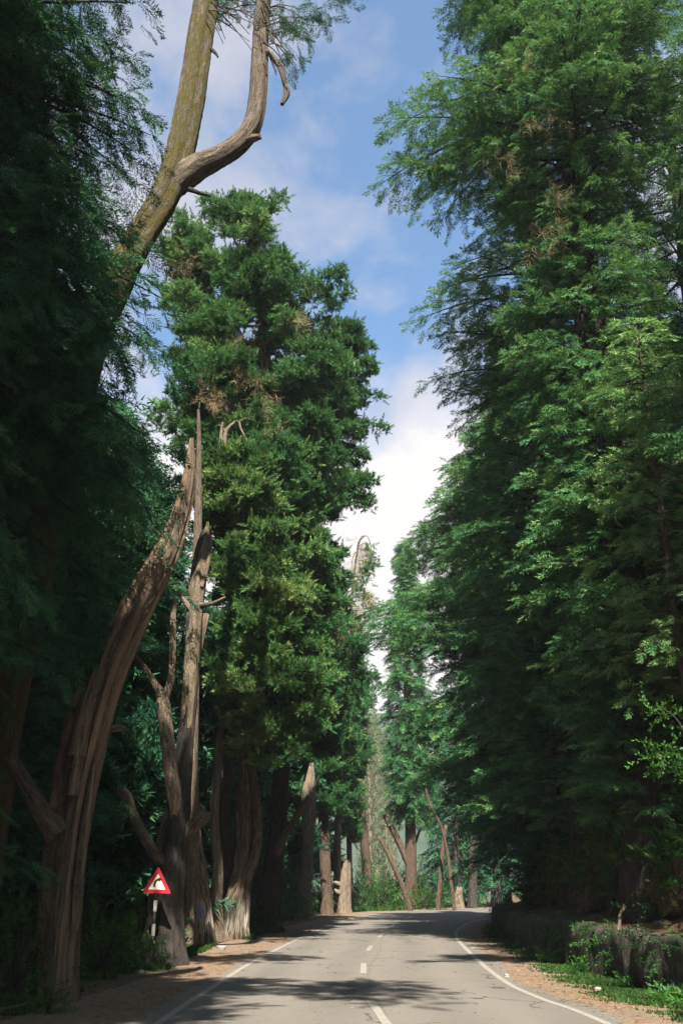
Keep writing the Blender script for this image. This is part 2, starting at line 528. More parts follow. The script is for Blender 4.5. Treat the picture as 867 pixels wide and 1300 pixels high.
m, nt, N = mat('forest_soil')
tc = node(nt, 'ShaderNodeTexCoord').outputs['Object']
n1, n2, n3 = noise(nt, tc, .35, 5, .6), noise(nt, tc, 6, 6, .7), noise(nt, tc, 28, 4, .7)
c = ramp(nt, [(.35, (.055, .040, .026)), (.55, (.10, .068, .043)), (.7, (.15, .105, .068))], n2)
c = mix(nt, ramp(nt, [(.50, (0, 0, 0)), (.66, (.8, .8, .8))], n1), c, (.03, .055, .016))
c = mix(nt, .35, c, ramp(nt, [(.35, (.03, .022, .015)), (.7, (.20, .15, .10))], n3))
finish(nt, c, .95, math_(nt, 'ADD', n2, n3), .6, .05, .1); M['soil'] = m

m, nt, N = mat('verge_dirt')
tc = node(nt, 'ShaderNodeTexCoord').outputs['Object']
n1, n2, n3 = noise(nt, tc, .8, 5, .65), noise(nt, tc, 9, 6, .7), noise(nt, tc, 60, 3, .7)
c = ramp(nt, [(.3, (.13, .085, .055)), (.52, (.22, .15, .10)), (.72, (.31, .225, .155))], n2)
c = mix(nt, ramp(nt, [(.46, (0, 0, 0)), (.62, (.85, .85, .85))], n1), c, (.16, .135, .11))
c = mix(nt, .3, c, ramp(nt, [(.35, (.06, .045, .03)), (.7, (.36, .28, .21))], n3))
c = mix(nt, 1.0, c, (.80, .78, .76), 'MULTIPLY')
finish(nt, c, .95, math_(nt, 'ADD', n2, n3), .5, .02, .1); M['dirt'] = m

m, nt, N = mat('worn_asphalt')
tc = node(nt, 'ShaderNodeTexCoord').outputs['Object']
wide = noise(nt, mapping(nt, tc, (.9, .12, 1)), 1.0, 4, .6)
n1, n2, n3 = noise(nt, tc, .5, 5, .6), noise(nt, tc, 7, 5, .7), noise(nt, tc, 48, 5, .85)
c = ramp(nt, [(.3, (.135, .125, .113)), (.5, (.165, .152, .137)), (.7, (.19, .174, .156))], wide)
c = mix(nt, .4, c, ramp(nt, [(.3, (.11, .10, .092)), (.7, (.215, .195, .172))], n1))
c = mix(nt, .35, c, ramp(nt, [(.3, (.10, .092, .085)), (.7, (.22, .2, .18))], n2))
pt = noise(nt, mapping(nt, tc, (1, .45, 1)), .9, 3, .5, .8)
c = mix(nt, ramp(nt, [(.56, (0, 0, 0)), (.60, (.6, .6, .6))], pt), c, (.115, .107, .098))
c = mix(nt, .55, c, ramp(nt, [(.32, (.06, .056, .052)), (.5, (.16, .147, .132)), (.72, (.30, .28, .25))], n3))
lat = attr(nt, 'tint')
trk = math_(nt, 'MULTIPLY', math_(nt, 'ADD', math_(nt, 'SINE', math_(nt, 'ADD', math_(nt, 'MULTIPLY', lat, 25.13), math_(nt, 'MULTIPLY', n1, 1.2))), 1.0), .5)
c = mix(nt, math_(nt, 'MULTIPLY', trk, .45), c, (.215, .196, .172))
seam = math_(nt, 'LESS_THAN', math_(nt, 'ABSOLUTE', math_(nt, 'SUBTRACT', math_(nt, 'ADD', lat, math_(nt, 'MULTIPLY', n2, .012)), .522)), .0035)
c = mix(nt, math_(nt, 'MULTIPLY', seam, .22), c, (.06, .056, .05))
vo = node(nt, 'ShaderNodeTexVoronoi', feature='DISTANCE_TO_EDGE'); vo.inputs['Scale'].default_value = .33
wp = node(nt, 'ShaderNodeVectorMath', operation='ADD'); nt.links.new(tc, wp.inputs[0])
nn_ = node(nt, 'ShaderNodeTexNoise'); nn_.inputs['Scale'].default_value = 1.3; nn_.inputs['Detail'].default_value = 6; nt.links.new(tc, nn_.inputs['Vector'])
nt.links.new(nn_.outputs[1], wp.inputs[1]); nt.links.new(wp.outputs[0], vo.inputs['Vector'])
crk = math_(nt, 'MULTIPLY', math_(nt, 'LESS_THAN', vo.outputs[0], .0075), math_(nt, 'GREATER_THAN', n1, .50))
c = mix(nt, math_(nt, 'MULTIPLY', crk, .8), c, (.05, .047, .043))
c = mix(nt, 1.0, c, (.70, .685, .665), 'MULTIPLY')
finish(nt, c, .88, math_(nt, 'ADD', n3, math_(nt, 'MULTIPLY', n2, .4)), .35, .01, .25); M['asphalt'] = m

m, nt, N = mat('worn_road_paint')
tc = node(nt, 'ShaderNodeTexCoord').outputs['Object']
n2, n3 = noise(nt, tc, 5, 5, .7), noise(nt, tc, 45, 3, .8)
c = mix(nt, ramp(nt, [(.40, (0, 0, 0)), (.62, (1, 1, 1))], n3), (.42, .395, .35), (.29, .268, .235))
c = mix(nt, ramp(nt, [(.56, (0, 0, 0)), (.66, (.8, .8, .8))], n2), c, (.20, .18, .155))
c = mix(nt, 1.0, c, (.58, .57, .555), 'MULTIPLY')
finish(nt, c, .8, n3, .3, .01, .3); M['paint'] = m

m, nt, N = mat('hazy_hill')
tc = node(nt, 'ShaderNodeTexCoord').outputs['Object']
c = ramp(nt, [(.35, (.018, .034, .024)), (.65, (.045, .062, .038))], noise(nt, tc, .05, 6, .7))
finish(nt, c, 1, None, spec=0); M['hill'] = m

# road edges as seen (white edge lines), from behind the camera round the bend
RL = spline([(-2.9, -60), (-2.75, -20), (-2.6, 5), (-2.5, 15.1), (-2.4, 19.6), (-2.1, 28.7), (-1.1, 44.2), (.3, 59.4), (2.9, 75), (8, 87), (17, 95), (30, 100), (60, 106), (110, 112)], 260)
RR = spline([(3.6, -60), (3.7, -20), (3.75, 5), (3.6, 15.1), (3.3, 18.5), (3.2, 21.7), (3.5, 28.7), (4.2, 39.5), (5.3, 48.3), (7.6, 59.4), (11.3, 70), (18, 80), (30, 89), (60, 96), (110, 102)], 260)
CL = (RL + RR) / 2


def normals2(P):
    t = unit(np.gradient(P, axis=0)); return np.stack([t[:, 1], -t[:, 0]], -1)      # to the right of travel


def ribbon(A, B, z, nx=2):
    k = len(A); w = np.linspace(0, 1, nx)
    P = A[:, None] * (1 - w)[None, :, None] + B[:, None] * w[None, :, None]
    V = np.concatenate([P, np.full((k, nx, 1), z)], -1)
    i = np.arange(k - 1)[:, None] * nx; a = np.arange(nx - 1)[None]
    return V.reshape(-1, 3), np.stack([i + a, i + a + 1, i + nx + a + 1, i + nx + a], -1).reshape(-1, 4)


NR, NL = normals2(RR), normals2(RL)
g1 = np.array([[-760, -120, -.02], [760, -120, -.02], [760, 800, -.02], [-760, 800, -.02]])
sheet('ground', g1, [[0, 1, 2, 3]], M['soil'])


def wob(n, amp, seed):
    r = np.random.default_rng(seed); t = np.arange(n)
    return sum(amp / k * np.sin(t * .12 * k * r.uniform(.7, 1.3) + r.uniform(0, 7)) for k in (1, 2, 4, 7))[:, None]


V, Q = ribbon(RL - NL * (2.0 + wob(260, .3, 1)), RL - NL * .1, -.004, 5); sheet('verge_left', V, Q, M['dirt'])
V, Q = ribbon(RR + NR * .1, RR + NR * (1.75 + wob(260, .12, 2)), -.004, 5); sheet('verge_right', V, Q, M['dirt'])
V, Q = ribbon(RL - NL * (.32 + wob(260, .08, 3)), RR + NR * (.38 + wob(260, .10, 4)), 0.0, 9)
g = Geo(); g.add(V, quads=Q, tint=np.tile(np.linspace(0, 1, 9), 260)); tag(g.build('road', M['asphalt']), kind='structure')
V, Q = ribbon(RL - NL * .06, RL + NL * .06, .004); sheet('edge_line_left', V, Q, M['paint'])
V, Q = ribbon(RR - NR * .06, RR + NR * .06, .004); sheet('edge_line_right', V, Q, M['paint'])
# centre dashes where the photo shows them
g = Geo()
cl = spline([at(492, 1300, 15.1)[:2] * 1.0, (.62, 10.5)][::-1], 2)
def gpt(px, py):
    u, v = (px - 433.5) / F, (650 - py) / F
    d = (u, math.cos(TH) - v * math.sin(TH), math.sin(TH) + v * math.cos(TH)); t = -H0 / d[2]
    return np.array([d[0] * t, d[1] * t])
for a, b in (((493, 1303), (469, 1269)), ((461.2, 1236), (461.5, 1223)), ((467, 1207), (471, 1201)), ((480.5, 1190), (486.5, 1185)), ((495, 1177.5), (501, 1173.5)), ((513, 1167), (522, 1163.5))):
    A, B = gpt(*a), gpt(*b); t = unit(B - A); n_ = np.array([t[1], -t[0]]) * .065
    g.add([(*(A - n_), .004), (*(A + n_), .004), (*(B + n_), .004), (*(B - n_), .004)], quads=[[0, 1, 2, 3]])
o = g.build('centre_line', M['paint']); tag(o, kind='structure')

# far hill
xs, ys = np.meshgrid(np.linspace(-700, 700, 60), np.linspace(0, 1, 10))
rr = np.random.default_rng(3)
hh = 95 + 30 * np.sin(xs[0] * .006 + 1) + 12 * np.sin(xs[0] * .021) + 5 * np.sin(xs[0] * .06 + 2)
V = np.stack([xs, 520 + 260 * ys, -2 + hh[None] * np.sin(ys * np.pi / 2)], -1).reshape(-1, 3)
i = np.arange(9)[:, None] * 60; a = np.arange(59)[None]
sheet('hills', V, np.stack([i + a, i + a + 1, i + 61 + a, i + 60 + a], -1).reshape(-1, 4), M['hill'], smooth=True)

# the morning air
HZ = .0003
bx = bpy.data.meshes.new('haze')
bv = [(x, y, z) for z in (-3.2, 152) for x, y in ((-790, -140), (790, -140), (790, 830), (-790, 830))]
bx.from_pydata(bv, [], [(3, 2, 1, 0), (4, 5, 6, 7), (0, 1, 5, 4), (1, 2, 6, 5), (2, 3, 7, 6), (3, 0, 4, 7)])
hm = bpy.data.materials.new('haze'); hm.use_nodes = True; hm.node_tree.nodes.clear()
pv = hm.node_tree.nodes.new('ShaderNodeVolumePrincipled'); ho = hm.node_tree.nodes.new('ShaderNodeOutputMaterial')
pv.inputs['Color'].default_value = (.78, .84, .9, 1); pv.inputs['Density'].default_value = HZ; pv.inputs['Anisotropy'].default_value = .2
hm.node_tree.links.new(pv.outputs[0], ho.inputs['Volume'])
bx.materials.append(hm); hz = bpy.data.objects.new('haze', bx); COL.objects.link(hz); tag(hz, kind='stuff')
S_HAZE = hz

# right-hand bank above the wall: line of the wall foot
WL = spline([(6.4, -30), (6.1, 0), (5.75, 10), (5.5, 17.5), (5.35, 24), (5.45, 30), (5.7, 38), (6.6, 47), (9.0, 58), (12.8, 68), (19.5, 78), (31, 86), (60, 92.5)], 200)
NW = normals2(WL)
m, nt, N = mat('earth_bank')
tc = node(nt, 'ShaderNodeTexCoord').outputs['Object']
n1, n2, n3 = noise(nt, tc, .7, 5, .65), noise(nt, mapping(nt, tc, (3, 3, 1.2)), 1.6, 6, .7), noise(nt, tc, 22, 4, .7)
c = ramp(nt, [(.35, (.06, .038, .025)), (.52, (.19, .105, .062)), (.68, (.32, .18, .105))], n2)
c = mix(nt, ramp(nt, [(.44, (0, 0, 0)), (.58, (.9, .9, .9))], n1), c, (.028, .042, .014))
c = mix(nt, .3, c, ramp(nt, [(.35, (.02, .015, .01)), (.7, (.16, .11, .07))], n3))
finish(nt, c, .95, math_(nt, 'ADD', n2, n3), .8, .08, .1); M['bank'] = m
prof_b = [(.42, .93), (1.3, 1.0), (1.55, 1.35), (2.0, 2.3), (2.7, 3.3), (4.0, 4.0), (8, 5.2), (16, 7.0), (40, 10)]
rr = np.random.default_rng(5); V = []
SUB = spline(np.array(prof_b), 26)
for k in range(200):
    for j, (dx, z) in enumerate(SUB):
        w = 0 if j < 2 else min(1, (dx - .4) / 1.6)
        q = WL[k] + NW[k] * (dx + w * .28 * math.sin(k * 1.1 + j) + w * rr.normal(0, .07))
        V.append((q[0], q[1], z + w * (.18 * math.sin(k * .7 + j * .8) + rr.normal(0, .05))))
i = np.arange(199)[:, None] * 26; a = np.arange(25)[None]
sheet('bank', V, np.stack([i + a, i + a + 1, i + 27 + a, i + 26 + a], -1).reshape(-1, 4), M['bank'], smooth=True)


def bank_z(x, y):
    d = np.hypot(WL[:, 0] - x, WL[:, 1] - y); k = int(np.argmin(d))
    dx = float((np.array([x, y]) - WL[k]).dot(NW[k]))
    return float(np.interp(dx, [p[0] for p in prof_b], [p[1] for p in prof_b])) if dx > .4 else 0.0


# mossy retaining wall
m, nt, N = mat('mossy_stone_wall')
tc = node(nt, 'ShaderNodeTexCoord').outputs['Object']
n1, n2, n3 = noise(nt, tc, 1.3, 5, .7), noise(nt, tc, 7, 6, .7), noise(nt, tc, 40, 3, .7)
c = ramp(nt, [(.35, (.03, .028, .024)), (.55, (.075, .066, .055)), (.72, (.15, .135, .11))], n2)
c = mix(nt, ramp(nt, [(.45, (0, 0, 0)), (.58, (.9, .9, .9))], n1), c, (.022, .04, .014))
finish(nt, c, .95, math_(nt, 'ADD', n2, n3), .8, .04, .15); M['wall'] = m
g = Geo(); rr = np.random.default_rng(9); V = []
sec = [(0, -.1), (.0, .15), (.02, .4), (.03, .65), (.05, .84), (.10, .93), (.28, .955), (.46, .94), (.5, .8), (.5, -.1)]
WOB = rr.normal(0, .16, (260, 10))
for _ in range(3): WOB = (np.roll(WOB, 1, 0) + WOB + np.roll(WOB, -1, 0)) / 3; WOB[:, 1:-1] = (WOB[:, :-2] + WOB[:, 1:-1] * 2 + WOB[:, 2:]) / 4
ks = np.where((WL[:, 1] > -6) & (WL[:, 1] < 58))[0]
WF = spline(WL[ks], 260); NWF = normals2(WF)
for k in range(260):
    for j, (dx, z) in enumerate(sec):
        q = WF[k] + NWF[k] * (dx + (rr.normal(0, .016) if j < 8 else 0) + (WOB[k, j] if j < 8 else 0))
        V.append((q[0], q[1], z + (.03 * math.sin(k * .33) + rr.normal(0, .015) if 3 <= j <= 7 else 0)))
ns = len(sec); i = np.arange(259)[:, None] * ns; a = np.arange(ns - 1)[None]
Qs = np.stack([i + a, i + ns + a, i + ns + a + 1, i + a + 1], -1).reshape(-1, 4)
g.add(V, quads=Qs)
e = 259 * ns; g.add(np.array(V)[e:e + ns], tris=[[0, j, j + 1] for j in range(1, ns - 1)])
tag(g.build('retaining_wall', M['wall']), 'low dark mossy stone retaining wall below the shaded right bank', 'wall')

# ================================================================== TREES
def zat(px, py, Y):
    return float(at(px, py, Y)[2])


class Tree:
    def __init__(s, name, base, label, cat, group=None):
        s.base = np.array([base[0], base[1], base[2] if len(base) > 2 else 0.0])
        s.root = empty(name, s.base, label, cat, group)
        s.wood, s.leaf = Geo(), Geo()

    def straight(s, Ht, r0, lean=(0, 0), seed=0, seg=16, flare=.45, top=.06, flute=.06):
        r = np.random.default_rng(seed)
        z = np.linspace(-2.2 if s.base[2] > 1 else -.3, Ht, max(12, int(Ht / .4)))
        u = np.clip(z / Ht, 0, 1)
        w = Ht * .006
        P = np.stack([s.base[0] + lean[0] * u + w * np.sin(u * 5 + r.uniform(0, 6)) * u, s.base[1] + lean[1] * u + w * np.sin(u * 4 + r.uniform(0, 6)) * u, s.base[2] + z], -1)
        R = r0 * (1 - u) ** .8 + top
        R = R * (1 + flare * np.exp(-np.maximum(z, 0) / .6))
        tube(s.wood, P, R, seg, flute, r=r, rough=.01)
        s.trunk = lambda h: np.array([np.interp(h, P[:, 2], P[:, 0]), np.interp(h, P[:, 2], P[:, 1]), h])
        return s

    def done(s, bark, leafm=None, leafname='crown'):
        s.tr = s.wood.build('trunk', bark, s.root, s.base, smooth=True) if s.wood.n else None
        if leafm is not None and s.leaf.n: s.cr = s.leaf.build(leafname, leafm, s.root, s.base)
        return s

    def part(s, name, m, fn, smooth=True, label=None):
        g = Geo(); fn(g)
        o = g.build(name, m, s.root, s.base, smooth=smooth)
        if label: o['label'] = label
        return o


def limb(pts, Y, seg=12, flute=.08, jag=0, seed=1, step=.14, rough=.015):
    return lambda g: trunk_geo(g, pts, Y, seg, flute, jag, 0, step, np.random.default_rng(seed), ground=False, rough=rough)


# ---------------- right side: tall cedars on the bank
R1 = Tree('cedar_tree', (7.4, 24.5, 2.2), 'tallest cedar on the right bank, its long boughs reaching furthest out over the road', 'tree', 'cedars on the right bank')
R1.straight(36, .55, (-.6, 0), 1)
p1 = sil(6.9, 24.5, [(560, -260), (545, -160), (535, -80), (530, 0), (512, 50), (480, 100), (462, 150), (480, 195), (545, 215), (590, 240), (625, 265), (630, 330), (610, 420), (620, 520), (640, 640), (660, 760), (680, 900)])
deodar(R1.wood, R1.leaf, R1.base, 36, 3.4, lambda z: p1(z) * .93, 370, 11, side=math.pi, back=.8, trunk=R1.trunk, rise=.14, droop=.22, dens=1.15)
deodar(R1.wood, R1.leaf, R1.base, 30, 5, lambda z: float(p1(z)) * .62, 130, 131, back=1, trunk=R1.trunk, rise=.12, droop=.34, only=(-1.9, .35))
R1.part('dead_foliage', M['dry'], lambda g: [dead_tuft(g, at(px, py, 21.5), 3, .5, np.random.default_rng(px)) for px, py in ((682, 145), (690, 150), (676, 155), (698, 158), (700, 230), (705, 250), (712, 262), (695, 270), (688, 285), (708, 285), (702, 300), (690, 315), (715, 240), (640, 200), (655, 212), (630, 190), (668, 60), (660, 75))], smooth=False, label='brown dead sprays hanging among green boughs')
R1.done(M['bark_dark'], M['deodar'])

R2 = Tree('cedar_tree', (8.0, 34, 2.4), 'cedar standing between the tallest cedar and the far spruce on the right bank', 'tree', 'cedars on the right bank')
R2.straight(31, .5, (-.4, 0), 2)
p2 = sil(7.7, 34, [(700, 170), (660, 230), (615, 290), (562, 330), (543, 370), (533, 405), (552, 440), (545, 500), (543, 525), (560, 565), (565, 600), (555, 640), (560, 760), (570, 880), (590, 980), (600, 1040)])
deodar(R2.wood, R2.leaf, R2.base, 31, 4.0, lambda z: p2(z), 310, 12, side=math.pi, back=.8, trunk=R2.trunk)
R2.done(M['bark_dark'], M['deodar'])

R3 = Tree('cedar_tree', (10.5, 52, 2.2), 'cedar beyond the second one, where the right bank swings round the bend', 'tree', 'cedars on the right bank')
R3.straight(33, .5, (-.6, 0), 3)
p3 = sil(10.2, 52, [(640, 480), (610, 530), (578, 580), (552, 620), (524, 660), (496, 700), (486, 740), (484, 790), (490, 830), (498, 870), (530, 900), (540, 960), (560, 1020), (575, 1060)])
deodar(R3.wood, R3.leaf, R3.base, 33, 4, lambda z: p3(z) * 1.12, 340, 13, side=math.pi, back=.75, trunk=R3.trunk, fs=.7, dens=1.05)
R3.done(M['bark_dark'], M['deodar'])

R4 = Tree('cedar_tree', (11.8, 17.5, 4.2), 'dark cedar at the right edge of the view, nearest on the bank', 'tree', 'cedars on the right bank')
R4.straight(30, .5, (0, 0), 4)
deodar(R4.wood, R4.leaf, R4.base, 30, 7, lambda z: float(np.interp(z, [4, 9, 16, 30, 34], [3.2, 5.2, 4.8, 2.0, .8])), 210, 14, side=math.pi, back=.9, trunk=R4.trunk)
R4.done(M['bark_dark'], M['deodar'])

R5 = Tree('cedar_tree', (11.6, 29, 4.0), 'shaded cedar set back up the slope behind the tallest cedar', 'tree', 'cedars on the right bank')
R5.straight(27, .5, (.3, 0), 5)
deodar(R5.wood, R5.leaf, R5.base, 27, 5, lambda z: float(np.interp(z, [4, 9, 18, 30, 34], [4.6, 5.2, 4.2, 1.4, .8])), 220, 15, side=math.pi, back=.9, trunk=R5.trunk)
R5.done(M['bark_dark'], M['deodar_shaded'])

# young cedar with bright shoots leaning out of the right bank
R6 = Tree('young_cedar', (7.6, 21.6, 2.4), 'slender young cedar with bright pale green shoots among the right bank cedars', 'tree')
R6.straight(12.2, .085, (-.5, -.4), 6, flare=.1, top=.02)
deodar(R6.wood, R6.leaf, R6.base, 14.6, 5.5, lambda z: float(np.interp(z, [5, 8, 10, 12, 13.5, 14.7], [1.5, 1.7, 1.6, 1.3, .75, .2])), 84, 16, back=1, trunk=R6.trunk, rise=.22, droop=.34, tint=.72, fs=.42)
R6.done(M['bark'], M['deodar'])

# low spreading fir in the shade by the bend
R7 = Tree('fir_tree', (8.6, 40, 2.6), 'low spreading fir with flat dark tiers over the bend wall', 'tree')
R7.straight(15, .28, (-.3, 0), 7)
deodar(R7.wood, R7.leaf, R7.base, 17, 2.6, lambda z: float(np.interp(z, [2, 5, 9, 13, 17.5], [3.6, 4.4, 3.6, 2.4, .4])), 110, 17, side=math.pi, back=.9, trunk=R7.trunk, rise=.02, droop=.22)
R7.done(M['bark_dark'], M['deodar_shaded'])

# ---------------- the spruce at the end of the road
c1b = gpt(522, 1150)
C1 = Tree('spruce_tree', (c1b[0], 88), 'tall ragged spruce with bare lower trunk straight ahead beyond the bend', 'tree')
Yc = 88
P, R = px_path([(522, 1152, 19), (522, 1100, 15), (521, 1040, 14), (519, 960, 12), (517, 880, 10), (516, 780, 7), (515, 690, 3)], Yc)
C1.base[:] = (P[0][0], P[0][1], 0); C1.root.location = C1.base
Q = trunk_geo(C1.wood, [(522, 1152, 17), (522, 1100, 14), (521, 1040, 13), (519, 960, 12), (517, 880, 10), (516, 780, 7), (515, 690, 3)], Yc, 16, .06, 0, .25, .4, np.random.default_rng(2))
C1.trunk = lambda h: np.array([np.interp(h, Q[:, 2], Q[:, 0]), np.interp(h, Q[:, 2], Q[:, 1]), h])
pc = sil(P[3][0], Yc, [(515, 690), (508, 730), (502, 780), (495, 830), (486, 880), (480, 920), (486, 960), (488, 1000), (505, 1040)])
deodar(C1.wood, C1.leaf, C1.base, zat(515, 690, Yc), zat(520, 1035, Yc), lambda z: pc(z) * 1.0, 220, 18, side=math.pi, back=1.0, trunk=C1.trunk, rise=.02, droop=.5, fs=.9, dens=.95, tint=.2)
C1.part('dead_limb', M['bark_red'], limb([(518, 1097, 8), (505, 1066, 8), (494, 1045, 7), (487, 1034, 5)], Yc, jag=.4, seed=3))
C1.part('dead_limb', M['bark_red'], limb([(526, 1073, 4), (530, 1062, 3.5), (534, 1050, 2.5)], Yc, seed=4))
C1.part('pale_bough', M['pale_wood'], limb([(519, 985, 4), (538, 967, 3.2), (557, 950, 2.4), (576, 940, 1.2)], np.array([88, 87.6, 87.2, 87]), seed=5))
C1.done(M['bark_red'], M['deodar'])

# ---------------- left side
# near dark cedar, left edge of the view
LF = Tree('cedar_tree', (-8.6, 14.8), 'near dark cedar filling the left edge with drooping shaded fronds', 'tree', 'cedars on the left')
LF.straight(20.5, .6, (0, 0), 21)
pf = sil(-8.6, 13.4, [(-150, -250), (20, -190), (120, -130), (165, -60), (188, 20), (192, 60), (172, 100), (190, 150), (188, 200), (178, 270), (175, 330), (185, 400), (190, 480), (175, 540), (120, 640), (85, 720), (75, 800), (40, 860), (10, 940), (-30, 1000), (-60, 1080)])
deodar(LF.wood, LF.leaf, LF.base, 20.5, 2.6, pf, 310, 22, side=0, back=.85, trunk=LF.trunk, rise=.03, droop=.36, tint=.3, fs=.55, temps=FROND_FINE, dens=.9)
deodar(LF.wood, LF.leaf, LF.base, 13.7, 9.8, lambda z: pf(z) * 1.05, 170, 122, side=-.6, back=.95, trunk=LF.trunk, rise=.02, droop=.4, tint=.3, fs=.58, temps=FROND_FINE, dens=.95, only=(-.75, .25))
deodar(LF.wood, LF.leaf, LF.base, 19, 14.2, lambda z: float(pf(min(z, 16.0))) * .92, 100, 123, side=-.6, back=.95, trunk=LF.trunk, rise=.02, droop=.4, tint=.3, fs=.58, temps=FROND_FINE, dens=.95, only=(-.75, .1))
LF.done(M['bark_dark'], M['deodar_shaded'])

LG = Tree('cedar_tree', (-9.5, 24), 'dark cedar standing behind the broken leaning trunk on the left', 'tree', 'cedars on the left')
LG.straight(19, .5, (0, 0), 23)
pg = sil(-9.5, 24, [(120, 380), (160, 440), (205, 500), (225, 560), (235, 640), (228, 740), (200, 830), (180, 900), (170, 1000)])
deodar(LG.wood, LG.leaf, LG.base, 19.5, 3.2, pg, 190, 24, side=0, back=.9, trunk=LG.trunk, rise=.04, droop=.34)
LG.done(M['bark_dark'], M['deodar_shaded'])

# mossy forked trunk high over the road
Ym = 19.5
MT = Tree('mossy_tree', (at(-42, 1270, Ym)[0], Ym), 'tree with golden mossy forked trunk curving up against the sky', 'tree')
trunk_geo(MT.wood, [(-42, 1262, 54), (-22, 1100, 49), (18, 850, 46), (70, 620, 45), (114, 440, 43), (150, 355, 41), (178, 304, 37), (207, 255, 37), (226, 205, 36), (240, 140, 35), (251, 70, 33), (262, 0, 31), (272, -70, 28), (282, -160, 21), (290, -240, 11)], Ym, 40, .055, 0, .3, .14, np.random.default_rng(31), rough=.014)
MT.part('fork_limb', M['bark'], limb([(204, 262, 16), (216, 240, 30), (234, 222, 34), (252, 210, 31), (276, 199, 26), (300, 184, 24), (319, 160, 23), (327, 125, 21), (329, 85, 20), (331, 40, 19), (335, -10, 17), (340, -70, 13), (350, -150, 8)], Ym, 28, .06, 0, 32, .1))
MT.part('broken_stub', M['pale_wood'], limb([(312, 178, 12), (322, 175, 10), (332, 173, 6)], Ym - .05, 12, .12, .12, 33, .04))
MT.part('broken_stub', M['bark_dark'], limb([(240, 240, 7), (254, 245, 5), (268, 249, 2.5)], Ym - .1, 8, .1, 0, 34, .05))
MT.part('broken_stub', M['bark_dark'], limb([(268, 62, 6), (274, 68, 4), (277, 73, 2)], Ym - .1, 8, .1, 0, 35, .05))
MT.part('hooked_dead_branch', M['bark'], limb([(336, 60, 7), (346, 72, 7), (356, 85, 8), (362, 105, 7), (364, 120, 8), (358, 133, 5)], Ym - .1, 10, .12, .05, 36, .05))


def crest(g):
    r = np.random.default_rng(37)
    spots = [(345, 15), (372, 22), (400, 8), (425, -6), (365, 50), (385, 48), (405, 25), (290, 0), (310, -12), (280, 8), (352, -30), (395, -40), (430, -30), (450, -12), (330, 5), (375, 72), (358, 28)]
    for px, py in spots:
        c = at(px, py, Ym + r.uniform(-.6, .4))
        n = 13
        d = unit(r.normal(0, 1, (n, 3)) * [1, 1, .5] + np.array([.25, 0, -.35]))
        place(g, FROND, c + r.normal(0, .16, (n, 3)), d, r.uniform(.28, .5, n), r, .3)
    n = 110
    c = np.array([at(r.uniform(270, 400), r.uniform(-220, -40), Ym + r.uniform(-1.5, 1.5)) for _ in range(n)])
    place(g, FROND, c, unit(r.normal(0, 1, (n, 3)) + np.array([0, 0, -.3])), r.uniform(.4, .6, n), r, .3)


MT.part('crown', M['deodar_shaded'], crest, smooth=False)


def crest_twigs(g):
    r = np.random.default_rng(38)
    for k in range(34):
        x0, y0 = (r.uniform(262, 300), r.uniform(-20, 20)) if k < 16 else (r.uniform(330, 345), r.uniform(-10, 60))
        ln = r.uniform(25, 75); a = r.uniform(-.3, 1.3)
        pts = [(x0, y0, 2.4), (x0 + ln * .4 * math.cos(a), y0 + ln * .4 * math.sin(a) - 4, 1.8), (x0 + ln * math.cos(a), y0 + ln * math.sin(a) + r.uniform(-6, 10), .8)]
        trunk_geo(g, pts, Ym + r.uniform(-.5, .4), 4, 0, 0, 0, .12, r, ground=False)


MT.part('bare_twigs', M['bark'], crest_twigs)
MT.done(M['bark_moss'])

# broken leaning trunk
L1 = Tree('dead_tree', (at(72, 1270, 18)[0], 18), 'leaning split dead trunk with orange heartwood, nearest on the left verge', 'dead tree')
Y1 = np.array([18, 18, 18, 17.9, 17.8, 17.7, 17.6, 17.5, 17.4, 17.4, 17.3, 17.3])
trunk_geo(L1.wood, [(76, 1272, 34.4), (81, 1200, 31.0), (90, 1120, 28.4), (102, 1030, 28.4), (118, 950, 31.0), (136, 880, 31.0), (160, 815, 31.0), (187, 757, 29.2), (213, 705, 25.8), (232, 650, 19.8), (241, 603, 13.8), (244, 556, 4.3)], Y1, 44, .15, .25, .25, .12, np.random.default_rng(41), rough=.02)
L1.part('bark_slab', M['bark_red'], lambda g: trunk_geo(g, [(64, 1275, 27.9), (68, 1180, 29.5), (76, 1080, 31.2), (88, 990, 32.8), (104, 915, 32.8), (118, 862, 26.2)], 18.1, 40, .17, 1.2, .3, .13, np.random.default_rng(42), rough=.025))
L1.part('splinter', M['split_wood'], limb([(150, 800, 22), (172, 755, 20), (200, 706, 15), (222, 655, 9), (233, 618, 3)], 17.62, 14, .16, .5, 43))
L1.part('splinter', M['split_wood'], limb([(100, 960, 26), (112, 905, 24), (126, 858, 18), (134, 838, 8)], 17.7, 14, .16, .5, 44))
L1.part('splinter', M['pale_wood'], limb([(92, 1010, 16), (101, 960, 15), (112, 910, 12), (119, 872, 8), (123, 846, 3)], 17.65, 12, .2, .4, 47))
L1.part('splinter', M['split_wood'], limb([(96, 1180, 12), (101, 1110, 12), (108, 1050, 11), (116, 990, 8), (122, 955, 3)], 17.6, 12, .2, .4, 48))
L1.part('broken_limb', M['bark'], limb([(76, 1062, 34), (56, 1035, 26), (36, 1000, 20), (20, 972, 17), (8, 955, 12)], 17.95, 20, .12, .3, 45))
L1.part('broken_stub', M['pale_wood'], limb([(140, 925, 10), (152, 924, 9), (164, 927, 3)], 18.1, 10, .12, .15, 46))
L1.done(M['split_wood'])

